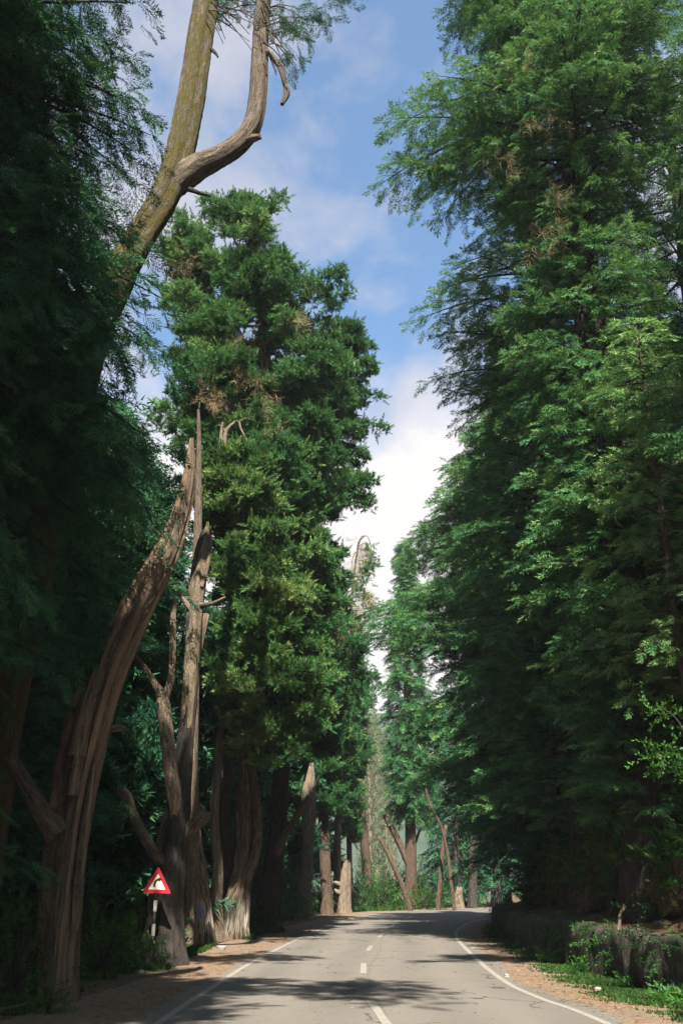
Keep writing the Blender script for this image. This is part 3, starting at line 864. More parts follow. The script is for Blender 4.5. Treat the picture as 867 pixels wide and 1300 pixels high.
# trunk beside the sign
L2 = Tree('dead_tree', (at(209, 1222, 26)[0], 26), 'tall grey trunk just right of the road sign, mossy and snapped at the top', 'dead tree')
trunk_geo(L2.wood, [(209, 1225, 46), (211, 1180, 43), (215, 1120, 40), (222, 1060, 36), (231, 1000, 25), (238, 930, 19), (243, 870, 18), (246, 810, 18), (251, 750, 19), (258, 700, 18), (262, 672, 8)], 26, 32, .10, .5, .35, .16, np.random.default_rng(51), rough=.02)
L2.part('mossy_top', M['pale_moss'], limb([(239, 925, 15), (241, 890, 18.5), (243, 862, 20), (246, 812, 20), (250, 755, 21), (256, 712, 20), (261, 685, 11), (264, 662, 3)], 25.97, 22, .10, .5, 52))
L2.part('forked_dead_limb', M['pale_wood'], lambda g: (trunk_geo(g, [(226, 1062, 10), (222, 1020, 17), (216, 975, 17), (211, 925, 16), (206, 885, 14), (199, 872, 9), (186, 850, 6), (172, 832, 5)], np.array([26.0, 25.75, 25.7, 25.7, 25.7, 25.7, 25.7, 25.7]), 16, .10, 0, 0, .12, np.random.default_rng(53), ground=False), trunk_geo(g, [(207, 890, 12), (216, 866, 9), (219, 830, 8), (220, 780, 7), (225, 735, 5)], 25.8, 12, .1, .3, 0, .12, np.random.default_rng(54), ground=False)))
L2.part('crooked_dead_limb', M['bark'], limb([(214, 1110, 12), (204, 1094, 15), (193, 1078, 14), (178, 1052, 13), (167, 1030, 13), (161, 1012, 14), (150, 1000, 13)], np.array([26.0, 25.75, 25.6, 25.6, 25.55, 25.5, 25.5]), 18, .09, .15, 55))
L2.part('sawn_stub', M['pale_wood'], limb([(219, 1074, 24), (233, 1060, 20), (247, 1047, 18), (261, 1034, 18)], np.array([26.2, 26.1, 25.95, 25.75]), 18, .08, .12, 56))
L2.part('broken_twig', M['pale_wood'], limb([(256, 745, 6), (263, 722, 5), (268, 690, 4), (266, 675, 2)], 25.8, 8, .1, 0, 57))
L2.part('broken_twig', M['bark'], limb([(254, 768, 6), (270, 766, 5), (286, 758, 3)], 25.8, 8, .1, 0, 58))
L2.part('broken_twig', M['pale_wood'], limb([(244, 775, 8), (232, 760, 7), (222, 742, 5)], 25.9, 8, .1, 0, 59))
L2.done(M['bark_dark'])

# bare grey pole standing behind it
L2b = Tree('dead_tree', (at(243, 1190, 33)[0], 33), 'thin straight bare grey trunk rising behind the mossy snapped one', 'dead tree')
trunk_geo(L2b.wood, [(240, 1200, 20), (243, 1050, 16), (246, 900, 14), (249, 760, 12), (252, 660, 10), (253, 590, 7), (253, 545, 5), (252, 520, 3.5)], 33, 16, .07, .4, .2, .25, np.random.default_rng(61))
L2b.done(M['bark'])

# sunlit trunk with whitewash band and blue mark
Yb = 35
q = at(257, 1158, Yb)
M['band_blue'] = band_mat('whitewashed_bark_with_blue_mark', zat(256, 1182, Yb), zat(256, 1142, Yb), (q[0], q[2]))
L3 = Tree('cypress_tree', (at(257, 1198, Yb)[0], Yb), 'sunlit leaning trunk with a worn white band and small blue mark', 'tree', 'old cypresses along the left verge')
trunk_geo(L3.wood, [(258, 1199, 28), (258, 1175, 24), (255, 1140, 22), (250, 1100, 23), (245, 1060, 20), (244, 1000, 16), (244, 920, 13), (248, 850, 11), (262, 780, 8)], Yb, 28, .09, 0, .45, .18, np.random.default_rng(62))
L3.part('side_stem', M['bark'], lambda g: trunk_geo(g, [(236, 1203, 11), (236, 1170, 10), (233, 1130, 9), (232, 1090, 9), (236, 1040, 8)], Yb + .3, 14, .1, 0, .4, .2, np.random.default_rng(63)))
L3.part('root_flare', M['pale_wood'], lambda g: trunk_geo(g, [(247, 1204, 14), (246, 1185, 12), (244, 1160, 8), (243, 1140, 3)], Yb - .35, 14, .12, .2, .5, .15, np.random.default_rng(64)))
L3.part('side_stem', M['bark'], lambda g: trunk_geo(g, [(276, 1196, 16), (274, 1150, 14), (276, 1100, 13), (272, 1040, 11), (278, 960, 9), (284, 880, 5)], Yb + 1.2, 16, .1, 0, .3, .2, np.random.default_rng(65)))
p = ([(300, 560), (332, 585), (352, 620), (375, 680), (398, 720), (412, 780), (412, 840), (395, 900), (360, 960)])
pl = ([(300, 560), (262, 590), (250, 640), (272, 690), (262, 760), (285, 830), (275, 890), (300, 960)])
ax_, hw_ = outline(Yb, p, pl)
xb = at(300, 900, Yb)[0]
cypress(L3.wood, L3.leaf, (xb, Yb, 0), zat(310, 575, Yb), zat(300, 955, Yb), lambda z: hw_(z) * 1.1, 66, 66, side=0, back=.95, tint=.3, trunk=ax_)
L3.done(M['band_blue'], M['cypress_yellow'])

Yc4 = 38.5
M['band_plain'] = band_mat('faded_whitewashed_bark', zat(300, 1182, Yc4), zat(300, 1143, Yc4))
L4 = Tree('cypress_tree', (at(291, 1192, Yc4)[0], Yc4), 'tallest cypress on the left, shaded many stemmed base with faded white band', 'tree', 'old cypresses along the left verge')
trunk_geo(L4.wood, [(292, 1194, 34), (298, 1160, 30), (307, 1110, 24), (312, 1060, 22), (312, 1000, 20), (318, 900, 20), (328, 800, 19), (335, 650, 17), (336, 500, 14), (333, 380, 9), (331, 290, 4)], Yc4, 28, .11, 0, .4, .25, np.random.default_rng(71))
L4.part('stem', M['bark'], limb([(312, 1118, 14), (324, 1085, 13), (328, 1040, 12), (322, 990, 11), (314, 940, 10), (316, 880, 9)], Yc4 - .3, 16, .1, 0, 72))
L4.part('stem', M['bark_dark'], lambda g: trunk_geo(g, [(276, 1190, 22), (280, 1140, 18), (288, 1080, 16), (284, 1020, 15), (290, 930, 14), (300, 820, 12)], Yc4 + .6, 18, .12, 0, .3, .25, np.random.default_rng(73)))
xt = at(330, 500, Yc4)[0]
p = ([(322, 243), (345, 250), (355, 285), (378, 310), (398, 345), (418, 385), (418, 420), (415, 480), (420, 540), (425, 620), (420, 700), (425, 780), (430, 860), (420, 930)])
pl = ([(322, 243), (285, 255), (245, 262), (240, 300), (205, 320), (190, 350), (178, 385), (205, 420), (215, 470), (205, 530), (225, 600), (260, 700), (280, 850), (285, 930)])
ax_, hw_ = outline(Yc4, p, pl)
cypress(L4.wood, L4.leaf, (xt, Yc4, 0), zat(322, 258, Yc4), zat(330, 940, Yc4), lambda z: hw_(z) * 1.13, 118, 74, side=0, back=.85, tint=.3, trunk=ax_)
L4.part('dead_foliage', M['dry'], lambda g: [dead_tuft(g, at(px, py, Yc4 - 3.5), 9, .8, np.random.default_rng(px), .3) for px, py in ((232, 325), (238, 332), (330, 480), (338, 500), (300, 470), (280, 505), (262, 500), (352, 545), (372, 400), (310, 430))], smooth=False, label='brown twiggy dead sprays in the crown')
L4.done(M['band_plain'], M['cypress'])

Y5 = 44
L5 = Tree('cypress_tree', (at(338, 1186, Y5)[0], Y5), 'cypress with hollow gnarled base, its high crown bulging right over the road', 'tree', 'old cypresses along the left verge')
trunk_geo(L5.wood, [(337, 1188, 34), (340, 1150, 28), (346, 1105, 22), (352, 1065, 20), (356, 1000, 18), (368, 880, 17), (384, 740, 15), (398, 600, 13), (412, 500, 10), (425, 440, 5)], Y5, 26, .12, 0, .4, .25, np.random.default_rng(81))
L5.part('dead_limb', M['bark'], limb([(350, 1085, 10), (362, 1060, 9), (376, 1038, 8), (392, 1012, 5)], Y5 - .3, 12, .1, 0, 82))
xt = at(400, 600, Y5)[0]
p = ([(440, 412), (455, 425), (464, 450), (466, 500), (470, 548), (452, 590), (448, 625), (428, 650), (424, 680), (432, 740), (445, 800), (448, 870), (440, 940)])
pl = ([(425, 412), (400, 430), (370, 500), (340, 600), (330, 700), (320, 850), (320, 950)])
ax_, hw_ = outline(Y5, p, pl)
cypress(L5.wood, L5.leaf, (xt, Y5, 0), zat(442, 422, Y5), zat(400, 960, Y5), lambda z: hw_(z) * 1.16, 92, 83, side=0, back=.9, tint=.22, trunk=ax_)
L5.part('dead_foliage', M['dry'], lambda g: [dead_tuft(g, at(px, py, Y5 - 4.6), 16, 1.1, np.random.default_rng(84 + px)) for px, py in ((408, 752), (404, 772), (414, 785), (410, 800), (402, 792))], smooth=False, label='bleached tuft of hanging dead twigs')
L5.done(M['bark_dark'], M['cypress'])

Y6 = 62
L6 = Tree('dead_tree', (at(388, 1166, Y6)[0], Y6), 'tall barkless snag ending in a spike on the left verge, pitted at its foot', 'dead tree')
trunk_geo(L6.wood, [(386, 1167, 19), (387, 1130, 16), (390, 1090, 15), (391, 1050, 17), (391, 1015, 18), (394, 990, 12), (396, 968, 4)], Y6, 22, .12, 1.2, .25, .22, np.random.default_rng(91), rough=.03)
for pts, sd in (([(397, 1000, 3), (403, 995, 3), (405, 985, 2)], 1), ([(385, 1035, 3), (375, 1030, 2.5), (369, 1025, 2)], 2), ([(384, 1060, 3), (374, 1056, 2.5), (370, 1050, 2)], 3), ([(396, 1038, 3), (402, 1036, 2), (406, 1030, 1.5)], 4)):
    L6.part('broken_twig', M['pale_wood'], limb(pts, Y6 - .3, 6, .1, 0, 92 + sd))
L6.done(M['pale_wood'])

Y7 = 71
L7 = Tree('cypress_tree', (at(415, 1157, Y7)[0], Y7), 'straight brown bare trunk between the spiked snag and the short stump', 'tree', 'old cypresses along the left verge')
trunk_geo(L7.wood, [(415, 1158, 16), (414, 1120, 14), (412, 1070, 14), (410, 1020, 12), (409, 970, 10), (412, 850, 8), (415, 780, 5)], Y7, 18, .06, 0, .2, .35, np.random.default_rng(95))
xt = at(422, 900, Y7)[0]
p = sil(xt, Y7, [(440, 730), (450, 760), (452, 800), (462, 850), (466, 900), (458, 950), (452, 1000), (440, 1030)])
cypress(L7.wood, L7.leaf, (xt, Y7, 0), zat(425, 735, Y7), zat(430, 1035, Y7), p, 60, 96, side=0, back=.9, tint=.25, ps=.36, dens=.5, trunk=lambda z: np.array([xt, Y7, z]))
L7.done(M['bark_red'], M['cypress'])

ST = Tree('tree_stump', (at(437, 1161, 73)[0], 73), 'short pale snapped stump with side knobs at the road edge', 'stump')
trunk_geo(ST.wood, [(437, 1162, 16), (437, 1140, 14), (438, 1115, 13), (440, 1098, 9), (441, 1090, 5)], 73, 20, .14, .9, .2, .2, np.random.default_rng(97), rough=.03)
for pts, sd in (([(434, 1124, 6), (428, 1121, 5), (424, 1120, 3)], 1), ([(434, 1134, 6), (428, 1132, 5), (425, 1129, 3)], 2)):
    ST.part('knob', M['pale_wood'], limb(pts, 72.8, 8, .12, 0, 98 + sd))
ST.done(M['pale_wood'])

L8 = Tree('cypress_tree', (at(443, 1148, 80)[0], 80), 'slim dark trunk right behind the short pale stump', 'tree', 'old cypresses along the left verge')
trunk_geo(L8.wood, [(445, 1152, 8), (444, 1100, 7), (443, 1040, 7), (442, 960, 6), (442, 860, 5)], 80, 12, .06, 0, .2, .5, np.random.default_rng(101))
xt = at(445, 950, 80)[0]
p = sil(xt, 80, [(448, 770), (455, 800), (462, 850), (468, 900), (462, 960), (456, 1030), (450, 1070)])
cypress(L8.wood, L8.leaf, (xt, 80, 0), zat(447, 790, 80), zat(446, 1065, 80), p, 46, 102, back=.95, tint=.25, ps=.38, dens=.5, trunk=lambda z: np.array([xt, 80, z]))
L8.done(M['bark_dark'], M['cypress'])

L9 = Tree('leaning_tree', (at(468, 1140, 92)[0], 92), 'distant trunk leaning left in front of the hazy poplars', 'tree')
trunk_geo(L9.wood, [(470, 1145, 12), (465, 1090, 11), (460, 1040, 10), (455, 990, 9), (450, 930, 7), (448, 860, 5)], 92, 14, .06, 0, .2, .5, np.random.default_rng(103))
xt = at(449, 900, 92)[0]
p = sil(xt, 92, [(455, 800), (466, 850), (470, 900), (462, 950), (455, 990)])
cypress(L9.wood, L9.leaf, (xt, 92, 0), zat(449, 820, 92), zat(449, 985, 92), p, 34, 104, back=.95, tint=.25, ps=.4, dens=.5, trunk=lambda z: np.array([xt, 92, z]))
L9.done(M['bark_red'], M['cypress'])

# the bent, half dead top that shows alone against the cloud
LB = Tree('dying_cypress', (at(428, 1150, 76)[0], 76), 'half dead cypress whose bent drooping tip stands alone against the white cloud', 'tree')
trunk_geo(LB.wood, [(428, 1150, 10), (430, 1000, 8), (436, 880, 6), (445, 780, 4), (450, 725, 3), (454, 698, 2.2), (458, 683, 1.6), (462, 680, 1.2)], 76, 10, .06, 0, .2, .4, np.random.default_rng(106))
for q_ in ([(457, 686, 1.4), (465, 680, 1.2), (470, 690, 1), (474, 712, .8)], [(455, 694, 1.2), (463, 690, 1), (466, 702, 1), (468, 728, .8)], [(454, 700, 1.2), (449, 704, 1), (446, 722, .8), (447, 742, .7)], [(459, 682, 1.2), (454, 690, 1), (452, 712, .8)]):
    trunk_geo(LB.wood, q_, 75.8, 5, 0, 0, 0, .3, np.random.default_rng(108), ground=False)
r_ = np.random.default_rng(107)
for px, py in ((468, 695), (472, 705), (466, 716), (462, 722), (470, 722), (475, 715), (452, 735), (460, 735), (456, 748), (448, 760), (470, 762), (472, 770), (462, 755), (450, 785), (455, 800), (462, 812), (450, 830), (458, 842), (466, 850), (470, 858), (478, 862), (484, 868), (474, 880), (468, 895)):
    n = 26
    d = unit(r_.normal(0, 1, (n, 3)) + np.array([0, 0, -.3]))
    place(LB.leaf, PLUME, at(px, py, 76) + r_.normal(0, .26, (n, 3)), d, r_.uniform(.4, .75, n), r_, .35)
LB.part('dead_foliage', M['dry'], lambda g: [dead_tuft(g, at(px, py, 76), 12, 1.5, np.random.default_rng(px)) for px, py in ((456, 700), (460, 690), (452, 715), (450, 735), (462, 745), (466, 752), (458, 765), (452, 770))], smooth=False)
LB.done(M['bark'], M['cypress'])

# dead branches in front of the big cypress crown
L4d = L4.part('dead_branch', M['pale_wood'], lambda g: (trunk_geo(g, [(282, 592, 6), (285, 566, 5.5), (287, 548, 5), (297, 537, 4), (303, 535, 3.5), (306, 545, 3), (313, 558, 2.5), (316, 577, 2), (324, 593, 1.5)], Yc4 - 3.2, 8, .08, 0, 0, .2, rng, ground=False), trunk_geo(g, [(286, 588, 5), (282, 570, 6), (281, 552, 4), (283, 535, 2)], Yc4 - 3.3, 8, .08, .3, 0, .2, rng, ground=False), trunk_geo(g, [(287, 548, 3), (279, 540, 2), (272, 543, 1.2)], Yc4 - 3.2, 6, 0, 0, 0, .2, rng, ground=False), trunk_geo(g, [(303, 536, 2.5), (312, 531, 1.6), (322, 533, 1)], Yc4 - 3.2, 6, 0, 0, 0, .2, rng, ground=False), trunk_geo(g, [(313, 558, 2), (320, 561, 1.2), (329, 557, .8)], Yc4 - 3.2, 6, 0, 0, 0, .2, rng, ground=False)))

# leaning poles left and right of the far spruce
for base_, pts, lab in ((81, [(508, 1118, 6), (498, 1095, 6), (488, 1075, 5), (480, 1062, 4)], 'dead pole leaning left at the foot of the far spruce'),
                        (84, [(556, 1148, 6), (559, 1110, 6), (562, 1075, 5), (566, 1048, 4)], 'thin pale pole leaning right beside the far spruce'),
                        (82, [(572, 1118, 4.5), (568, 1085, 4), (560, 1050, 3.5), (545, 1020, 3), (540, 1000, 2)], 'crooked thin trunk slanting left between the leaning pole and the fir')):
    P0 = at(pts[0][0], 1152, base_)
    t = Tree('leaning_pole', (P0[0], base_), lab, 'dead tree')
    if pts[0][1] < 1140: pts = [(2 * pts[0][0] - pts[1][0] if pts[0][0] > 520 else pts[0][0] + 12, 1152, pts[0][2])] + pts
    trunk_geo(t.wood, pts, base_, 10, .08, 0, .1, .4, np.random.default_rng(base_)); t.done(M['bark_red'])

for (px, py, w, top, Y, lab, mm_) in ((583, 1150, 11, 1126, 90, 'pale broken stump in the shade behind the bend', 'pale_wood'), (600, 1150, 12, 1060, 92, 'dark trunk in the shade behind the pale stump', 'bark_dark')):
    t = Tree('tree_stump', (at(px, py, Y)[0], Y), lab, 'stump')
    trunk_geo(t.wood, [(px, py + 2, w), (px - 1, (py + top) / 2, w * .85), (px + 1, top, w * .6)], Y, 14, .12, .6, .3, .3, np.random.default_rng(Y)); t.done(M[mm_])

# ---------------- forest behind (three kinds grown once, then copied)
protos = []
for k, (nm, lab) in enumerate((('dark_conifer', ''), ('dark_conifer', ''), ('dark_cypress', ''))):
    t = Tree(nm, (0, 0), 'dense dark conifer in the shaded wood behind the left roadside trunks', 'tree', 'trees of the shaded wood')
    t.straight(20, .36, (0, 0), 200 + k, seg=10)
    if k < 2:
        deodar(t.wood, t.leaf, t.base, 20, 1.2 + k, lambda z: float(np.interp(z, [0, 3, 8, 14, 20.3], [2.6, 3.8, 3.6, 2.6, .4])), 80, 210 + k, back=1, temps=FROND_LOW, fs=1.05, dens=.6, rise=.05, droop=.34)
    else:
        cypress(t.wood, t.leaf, t.base, 19, 3.0, lambda z: float(np.interp(z, [2, 6, 12, 17, 20], [2.4, 3.6, 3.6, 2.6, .6])), 60, 212, back=1, ps=.5, dens=.22)
    t.done(M['bark_dark'], M['deodar_shaded'])
    protos.append(t.root)
rf = np.random.default_rng(77)
wood_spots = []
for X, Y in ((-13, 20), (-12.5, 28), (-10.5, 32), (-14.5, 36), (-9.5, 38), (-12.5, 44), (-8.5, 46), (-11, 54), (-7.5, 56), (-9, 64), (-5.5, 68), (-7.8, 76), (-4.5, 80), (-16, 26), (-17, 44), (-15, 56), (-13, 68), (-3.5, 90), (-8, 92), (-16.5, 16), (-8.8, 33), (-8.8, 41), (-7.0, 50), (-7.4, 46), (-6.4, 57), (-9.2, 37), (-4.4, 64), (-3.4, 75)):
    wood_spots.append((X, Y, 0, 'dense dark conifer in the shaded wood behind the left roadside trunks'))
for k in range(26):
    wood_spots.append((-19 - 4.2 * (k % 3) + rf.uniform(-1.2, 1.2), 8 + 3.6 * k + rf.uniform(-1, 1), 0, 'dense dark conifer in the shaded wood behind the left roadside trunks'))
for X, Y in ((10.5, 96), (14.5, 100), (19, 97), (23, 104), (12, 108), (27, 98), (17, 110), (32, 106)):
    wood_spots.append((X, Y, 0, 'dark conifer standing in shade beyond the far side of the bend'))
for X, Y in ((13.5, 36), (12.5, 44), (16, 24), (15, 52), (19, 33), (14.5, 62), (20, 46), (18, 58), (22, 70), (18.5, 15), (10.6, 47), (17, 40), (23, 22), (25, 40), (27, 54), (24, 80), (30, 66), (22, 8)):
    wood_spots.append((X, Y, bank_z(X, Y), 'dark conifer up the slope behind the cedars of the right bank'))
for i, (X, Y, z, lab) in enumerate(wood_spots):
    o = protos[i % 3] if i < 3 else copy_tree(protos[i % 3])
    s = rf.uniform(.85, 1.2) * (.8 if X < 0 and X > -9 else 1)
    o.location = (X, Y, z - .1); o.rotation_euler = (0, 0, rf.uniform(0, 6.28)); o.scale = (s, s, s * rf.uniform(.9, 1.1))
    o['label'] = lab
    o['group'] = 'trees beyond the bend' if 'bend' in lab else ('trees up the right slope' if 'slope' in lab else 'trees of the shaded wood')
# out-of-view conifers added beside and behind the camera to shade bank and verges
for X, Y, z in ((10.8, 9.5, 3.4), (-10.5, 4, 0), (-9.5, -6, 0), (-14, 10, 0), (-13, -2, 0), (11.4, 6.2, 3.6), (12, -4, 3.6), (-9.5, -14, 0), (16, 9, 5), (17, 1, 5)):
    o = copy_tree(protos[(int(abs(X)) + int(abs(Y))) % 2]); s = 1.25
    o.location = (X, Y, z); o.rotation_euler = (0, 0, rf.uniform(0, 6)); o.scale = (s, s, s * (1.1 if X > 0 else 1.0))
    o['label'] = 'unseen dark conifer added near the viewer to shade the verges'; o['group'] = 'unseen shade trees near the viewer'

sh = Tree('cypress_tree', (-6.6, 4), 'unseen tall cypress added beside the viewer to shade the left lane, bare to a third of its height', 'tree', 'unseen shade trees near the viewer')  # added out of view, boughs shaped to cast a branchy shadow on the road
sh.straight(24, .5, (.6, 0), 240)
cypress(sh.wood, sh.leaf, sh.base, 24, 12.5, lambda z: float(np.interp(z, [9, 14, 18, 21, 24.5], [2.6, 4.4, 4.4, 3.4, 1.0])), 40, 241, back=.9, ps=.5, dens=.22, trunk=sh.trunk)
r_ = np.random.default_rng(242)
W = spline(np.array([(-6.4, 4, 15.5), (-4.5, 4.2, 17.6), (-2.5, 4.3, 18.6), (-1.0, 4.6, 18.9), (.5, 5.2, 18.7)]), 20)
tube(sh.wood, W, np.linspace(.24, .05, 20), 8, .08)
W2 = spline(np.array([(-2.9, 4.3, 18.5), (-1.6, 3.3, 19.8), (.4, 2.6, 20.6), (2.0, 2.2, 20.8)]), 14); tube(sh.wood, W2, np.linspace(.14, .03, 14), 6, .08)
for WW, k0 in ((W, 9), (W2, 5)):
    for k in range(k0, len(WW)):
        for _ in range(2):
            n = 15; d = unit(r_.normal(0, 1, (n, 3)) + [0, 0, .3]); c_ = WW[k] + r_.normal(0, .8, 3) * [1, 1, .4]
            place(sh.leaf, PLUME_LOW, c_ + d * r_.uniform(.1, .6, (n, 1)), d, r_.uniform(.5, .9, n), r_, .3)
sh.done(M['bark_dark'], M['cypress'])
sh = Tree('cypress_tree', (-8.6, 9.2), 'unseen bare stemmed cypress added beside the viewer, with one bough to shade the verge', 'tree', 'unseen shade trees near the viewer')  # added out of view, its bough dapples the sign and left verge
sh.straight(23, .4, (.8, 0), 244)
for W in (spline(np.array([(-8.1, 9.2, 15.0), (-6.4, 10.6, 17.2), (-4.4, 11.8, 18.4), (-2.4, 12.4, 19.0), (-.4, 12.4, 19.3)]), 22),):
    tube(sh.wood, W, np.linspace(.2, .04, len(W)), 8, .08)
    for k in range(5, len(W)):
        for _ in range(2):
            n = 15; d = unit(r_.normal(0, 1, (n, 3)) + [0, 0, .3]); c_ = W[k] + r_.normal(0, .8, 3) * [1, 1, .4]
            place(sh.leaf, PLUME_LOW, c_ + d * r_.uniform(.1, .6, (n, 1)), d, r_.uniform(.5, .9, n), r_, .3)
sh.done(M['bark_dark'], M['cypress'])

sh = Tree('cedar_tree', (10.4, 10.6, 3.4), 'unseen cedar added on the bank beside the viewer, its bough shading the right lane', 'tree', 'unseen shade trees near the viewer')  # added out of view, its bough throws shade across the right lane
sh.straight(22, .4, (0, 0), 246)
for W in (spline(np.array([(10.3, 10.6, 16.5), (8, 11.4, 18.4), (6, 12.0, 19.3), (4.2, 12.3, 19.4)]), 22),):
    tube(sh.wood, W, np.linspace(.16, .03, len(W)), 7, .08)
    for k in range(4, len(W)):
        for _ in range(3):
            n = 14; d = unit(r_.normal(0, 1, (n, 3)) * [1, 1, .4] + [-.5, .2, 0]); c_ = W[k] + r_.normal(0, .7, 3) * [1, 1, .3]
            place(sh.leaf, FROND_LOW, c_ + 0 * d, d, r_.uniform(.5, .9, n), r_, .3)
sh.done(M['bark_dark'], M['deodar'])

# pale poplars far off in the haze
pop = Tree('poplar_tree', (0, 0), 'pale slender poplar far off in the gap beside the hill', 'tree', 'distant poplars')
pop.straight(26, .3, (0, 0), 230, seg=8)
r_ = np.random.default_rng(231)
for k in range(90):
    z = 3 + 22.5 * (k + r_.random()) / 90; a = k * 2.4; L = float(np.interp(z, [3, 8, 20, 26], [1.0, 1.7, 1.3, .2])) * r_.uniform(.6, 1.1)
    p0 = np.array([0, 0, z]); p1 = p0 + np.array([math.cos(a) * L, math.sin(a) * L, L * 1.3])
    tube(pop.wood, np.array([p0, (p0 + p1) / 2 + [math.cos(a) * .15, math.sin(a) * .15, -.1], p1]), [.05, .035, .015], 4)
    n = 9; w = r_.random((n, 1)) * .8 + .2
    place(pop.leaf, LEAFS, p0 * (1 - w) + p1 * w, unit(r_.normal(0, 1, (n, 3)) + [0, 0, .5]), r_.uniform(.7, 1.2, n), r_, .4)
pop.done(M['pale_wood'], M['poplar'])
for i, (px, Y, s) in enumerate(((470, 150, 1.0), (478, 155, 1.05), (487, 165, 1.0), (492, 158, .8), (462, 160, 1.0), (500, 170, .9), (474, 175, 1.1))):
    o = pop.root if i == 0 else copy_tree(pop.root)
    q = at(px, 1130, Y); o.location = (q[0], Y, 0); o.scale = (s, s, s); o.rotation_euler = (0, 0, i * 1.3)

# ---------------- bushes
def bush_parts(seed, R, Hh, n=170, sz=.34, tint=.35):
    r = np.random.default_rng(seed); wd, lf = Geo(), Geo()
    for k in range(16):
        a = r.uniform(0, 6.28); e = np.array([math.cos(a) * R * r.uniform(.3, .9), math.sin(a) * R * r.uniform(.3, .9), Hh * r.uniform(.5, .95)])
        s = np.linspace(0, 1, 5)[:, None]
        tube(wd, e * np.hstack([s, s, s ** .7]), np.linspace(.018, .006, 5), 4)
    d = unit(r.normal(0, 1, (n, 3)) + [0, 0, .3]); d[:, 2] = np.abs(d[:, 2])
    lump = 1 + .28 * np.sin(3 * np.arctan2(d[:, 1], d[:, 0]) + seed) + .15 * np.sin(7 * d[:, 2] + seed)
    org = d * np.array([R, R, Hh]) * (r.uniform(.25, 1, (n, 1)) ** .5) * lump[:, None]
    org[:, 2] = np.maximum(org[:, 2], .06)
    place(lf, LEAFS, org - d * .15, d + r.normal(0, .45, (n, 3)) + [0, 0, .15], sz * r.uniform(.7, 1.2, n), r, tint)
    return wd, lf


BUSHES = []
for k in range(3):
    wd, lf = bush_parts(300 + k, .95, 1.25, 230)
    root = empty('leafy_bush', (0, 0, 0), 'leafy green bush', 'bush', 'bushes on the left verge')
    wd.build('stems', M['bark_dark'], root); lf.build('foliage', M['bush'], root); BUSHES.append(root)
bspots = [
    # px, py(foot), Y, size, label
    (128, 1232, 23.5, 1.15, 'largest leafy bush between the leaning trunk and the road sign'),
    (158, 1226, 25, .85, 'leafy bush close against the left of the sign post'),
    (108, 1215, 27, 1.3, 'taller shaded bush behind the largest leafy bush'),
    (62, 1290, 16.3, .42, 'small leafy shrub growing at the foot of the leaning dead trunk'),
    (480, 1150, 86, 2.6, 'sunny bush just left of the far spruce trunk'),
    (462, 1150, 90, 2.6, 'bush at the foot of the distant leaning trunk'),
    (500, 1150, 92, 2.9, 'tall sunny bush behind the far spruce, on its left'),
    (542, 1152, 86, 2.1, 'sunlit bush right of the far spruce trunk'),
    (425, 1152, 79, 1.6, 'low bush behind the straight brown trunk'),
    (405, 1156, 74, 1.2, 'low green bush at the foot of the straight brown trunk'),
    (370, 1172, 60, 1.5, 'dim bush between the gnarled cypress and the spiked snag'),
    (320, 1190, 43, 1.1, 'low bush between the white banded cypress and gnarled cypress'),
    (520, 1150, 100, 3.2, 'dark bush directly behind the far spruce'),
    (575, 1150, 96, 2.4, 'dim bush behind the pale broken stump by the bend'),
    (10, 1300, 18.5, 1.3, 'dark bush at the lower left corner beside the leaning trunk'),
    (-15, 1270, 22, 1.6, 'dark bush at the left edge behind the mossy trunk'),
    (180, 1205, 32, 1.3, 'dim bush in the wood behind the road sign'),
    (440, 1152, 84, 1.8, 'bush behind the short pale stump'),
]
for i, (px, py, Y, s, lab) in enumerate(bspots):
    o = BUSHES[i] if i < 3 else copy_tree(BUSHES[i % 3])
    q = at(px, py, Y); o.location = (q[0], Y, -.03); o.scale = (s, s, s * .95); o.rotation_euler = (0, 0, i * 1.7)
    o['label'] = lab
    o['group'] = 'bushes on the left verge' if Y < 70 else 'bushes beyond the bend'

# broad-leaved sapling reaching in at the right edge
bs = Tree('sapling', (9.3, 17.0, 3.9), 'broad-leaved sapling reaching in from the right edge above the bank', 'sapling')
r_ = np.random.default_rng(320)
for pts, nl in (([(890, 1040), (880, 990), (862, 960), (836, 955)], 16), ([(885, 1010), (870, 975), (850, 968), (828, 962)], 12), ([(880, 990), (868, 930), (850, 905), (832, 900)], 10)):
    W = spline(np.array([at(px, py, 17) for px, py in pts]), 10)
    tube(bs.wood, W, np.linspace(.025, .006, 10), 5)
    k = r_.integers(4, 10, nl * 2)
    place(bs.leaf, LEAFS, W[k] + r_.normal(0, .07, (nl * 2, 3)), unit(r_.normal(0, 1, (nl * 2, 3)) + [-.8, 0, .1]), r_.uniform(.3, .42, nl * 2), r_, .55)
tube(bs.wood, spline(np.array([(9.3, 17, 3.7), at(905, 1130, 17), at(890, 1040, 17)]), 8), np.linspace(.05, .025, 8), 6)
bs.done(M['bark_dark'], M['bush'])

# ---------------- cover: bank growth, grass, litter
def scatter_bank(n, seed, lo, hi, y0, y1):
    r = np.random.default_rng(seed); P = []
    ks = np.where((WL[:, 1] > y0) & (WL[:, 1] < y1))[0]
    for _ in range(n):
        k = r.choice(ks); dx = r.uniform(lo, hi); q = WL[k] + NW[k] * dx + r.normal(0, .1, 2)
        P.append((q[0], q[1], float(np.interp(dx, SUB[:, 0], SUB[:, 1]))))
    return np.array(P), r


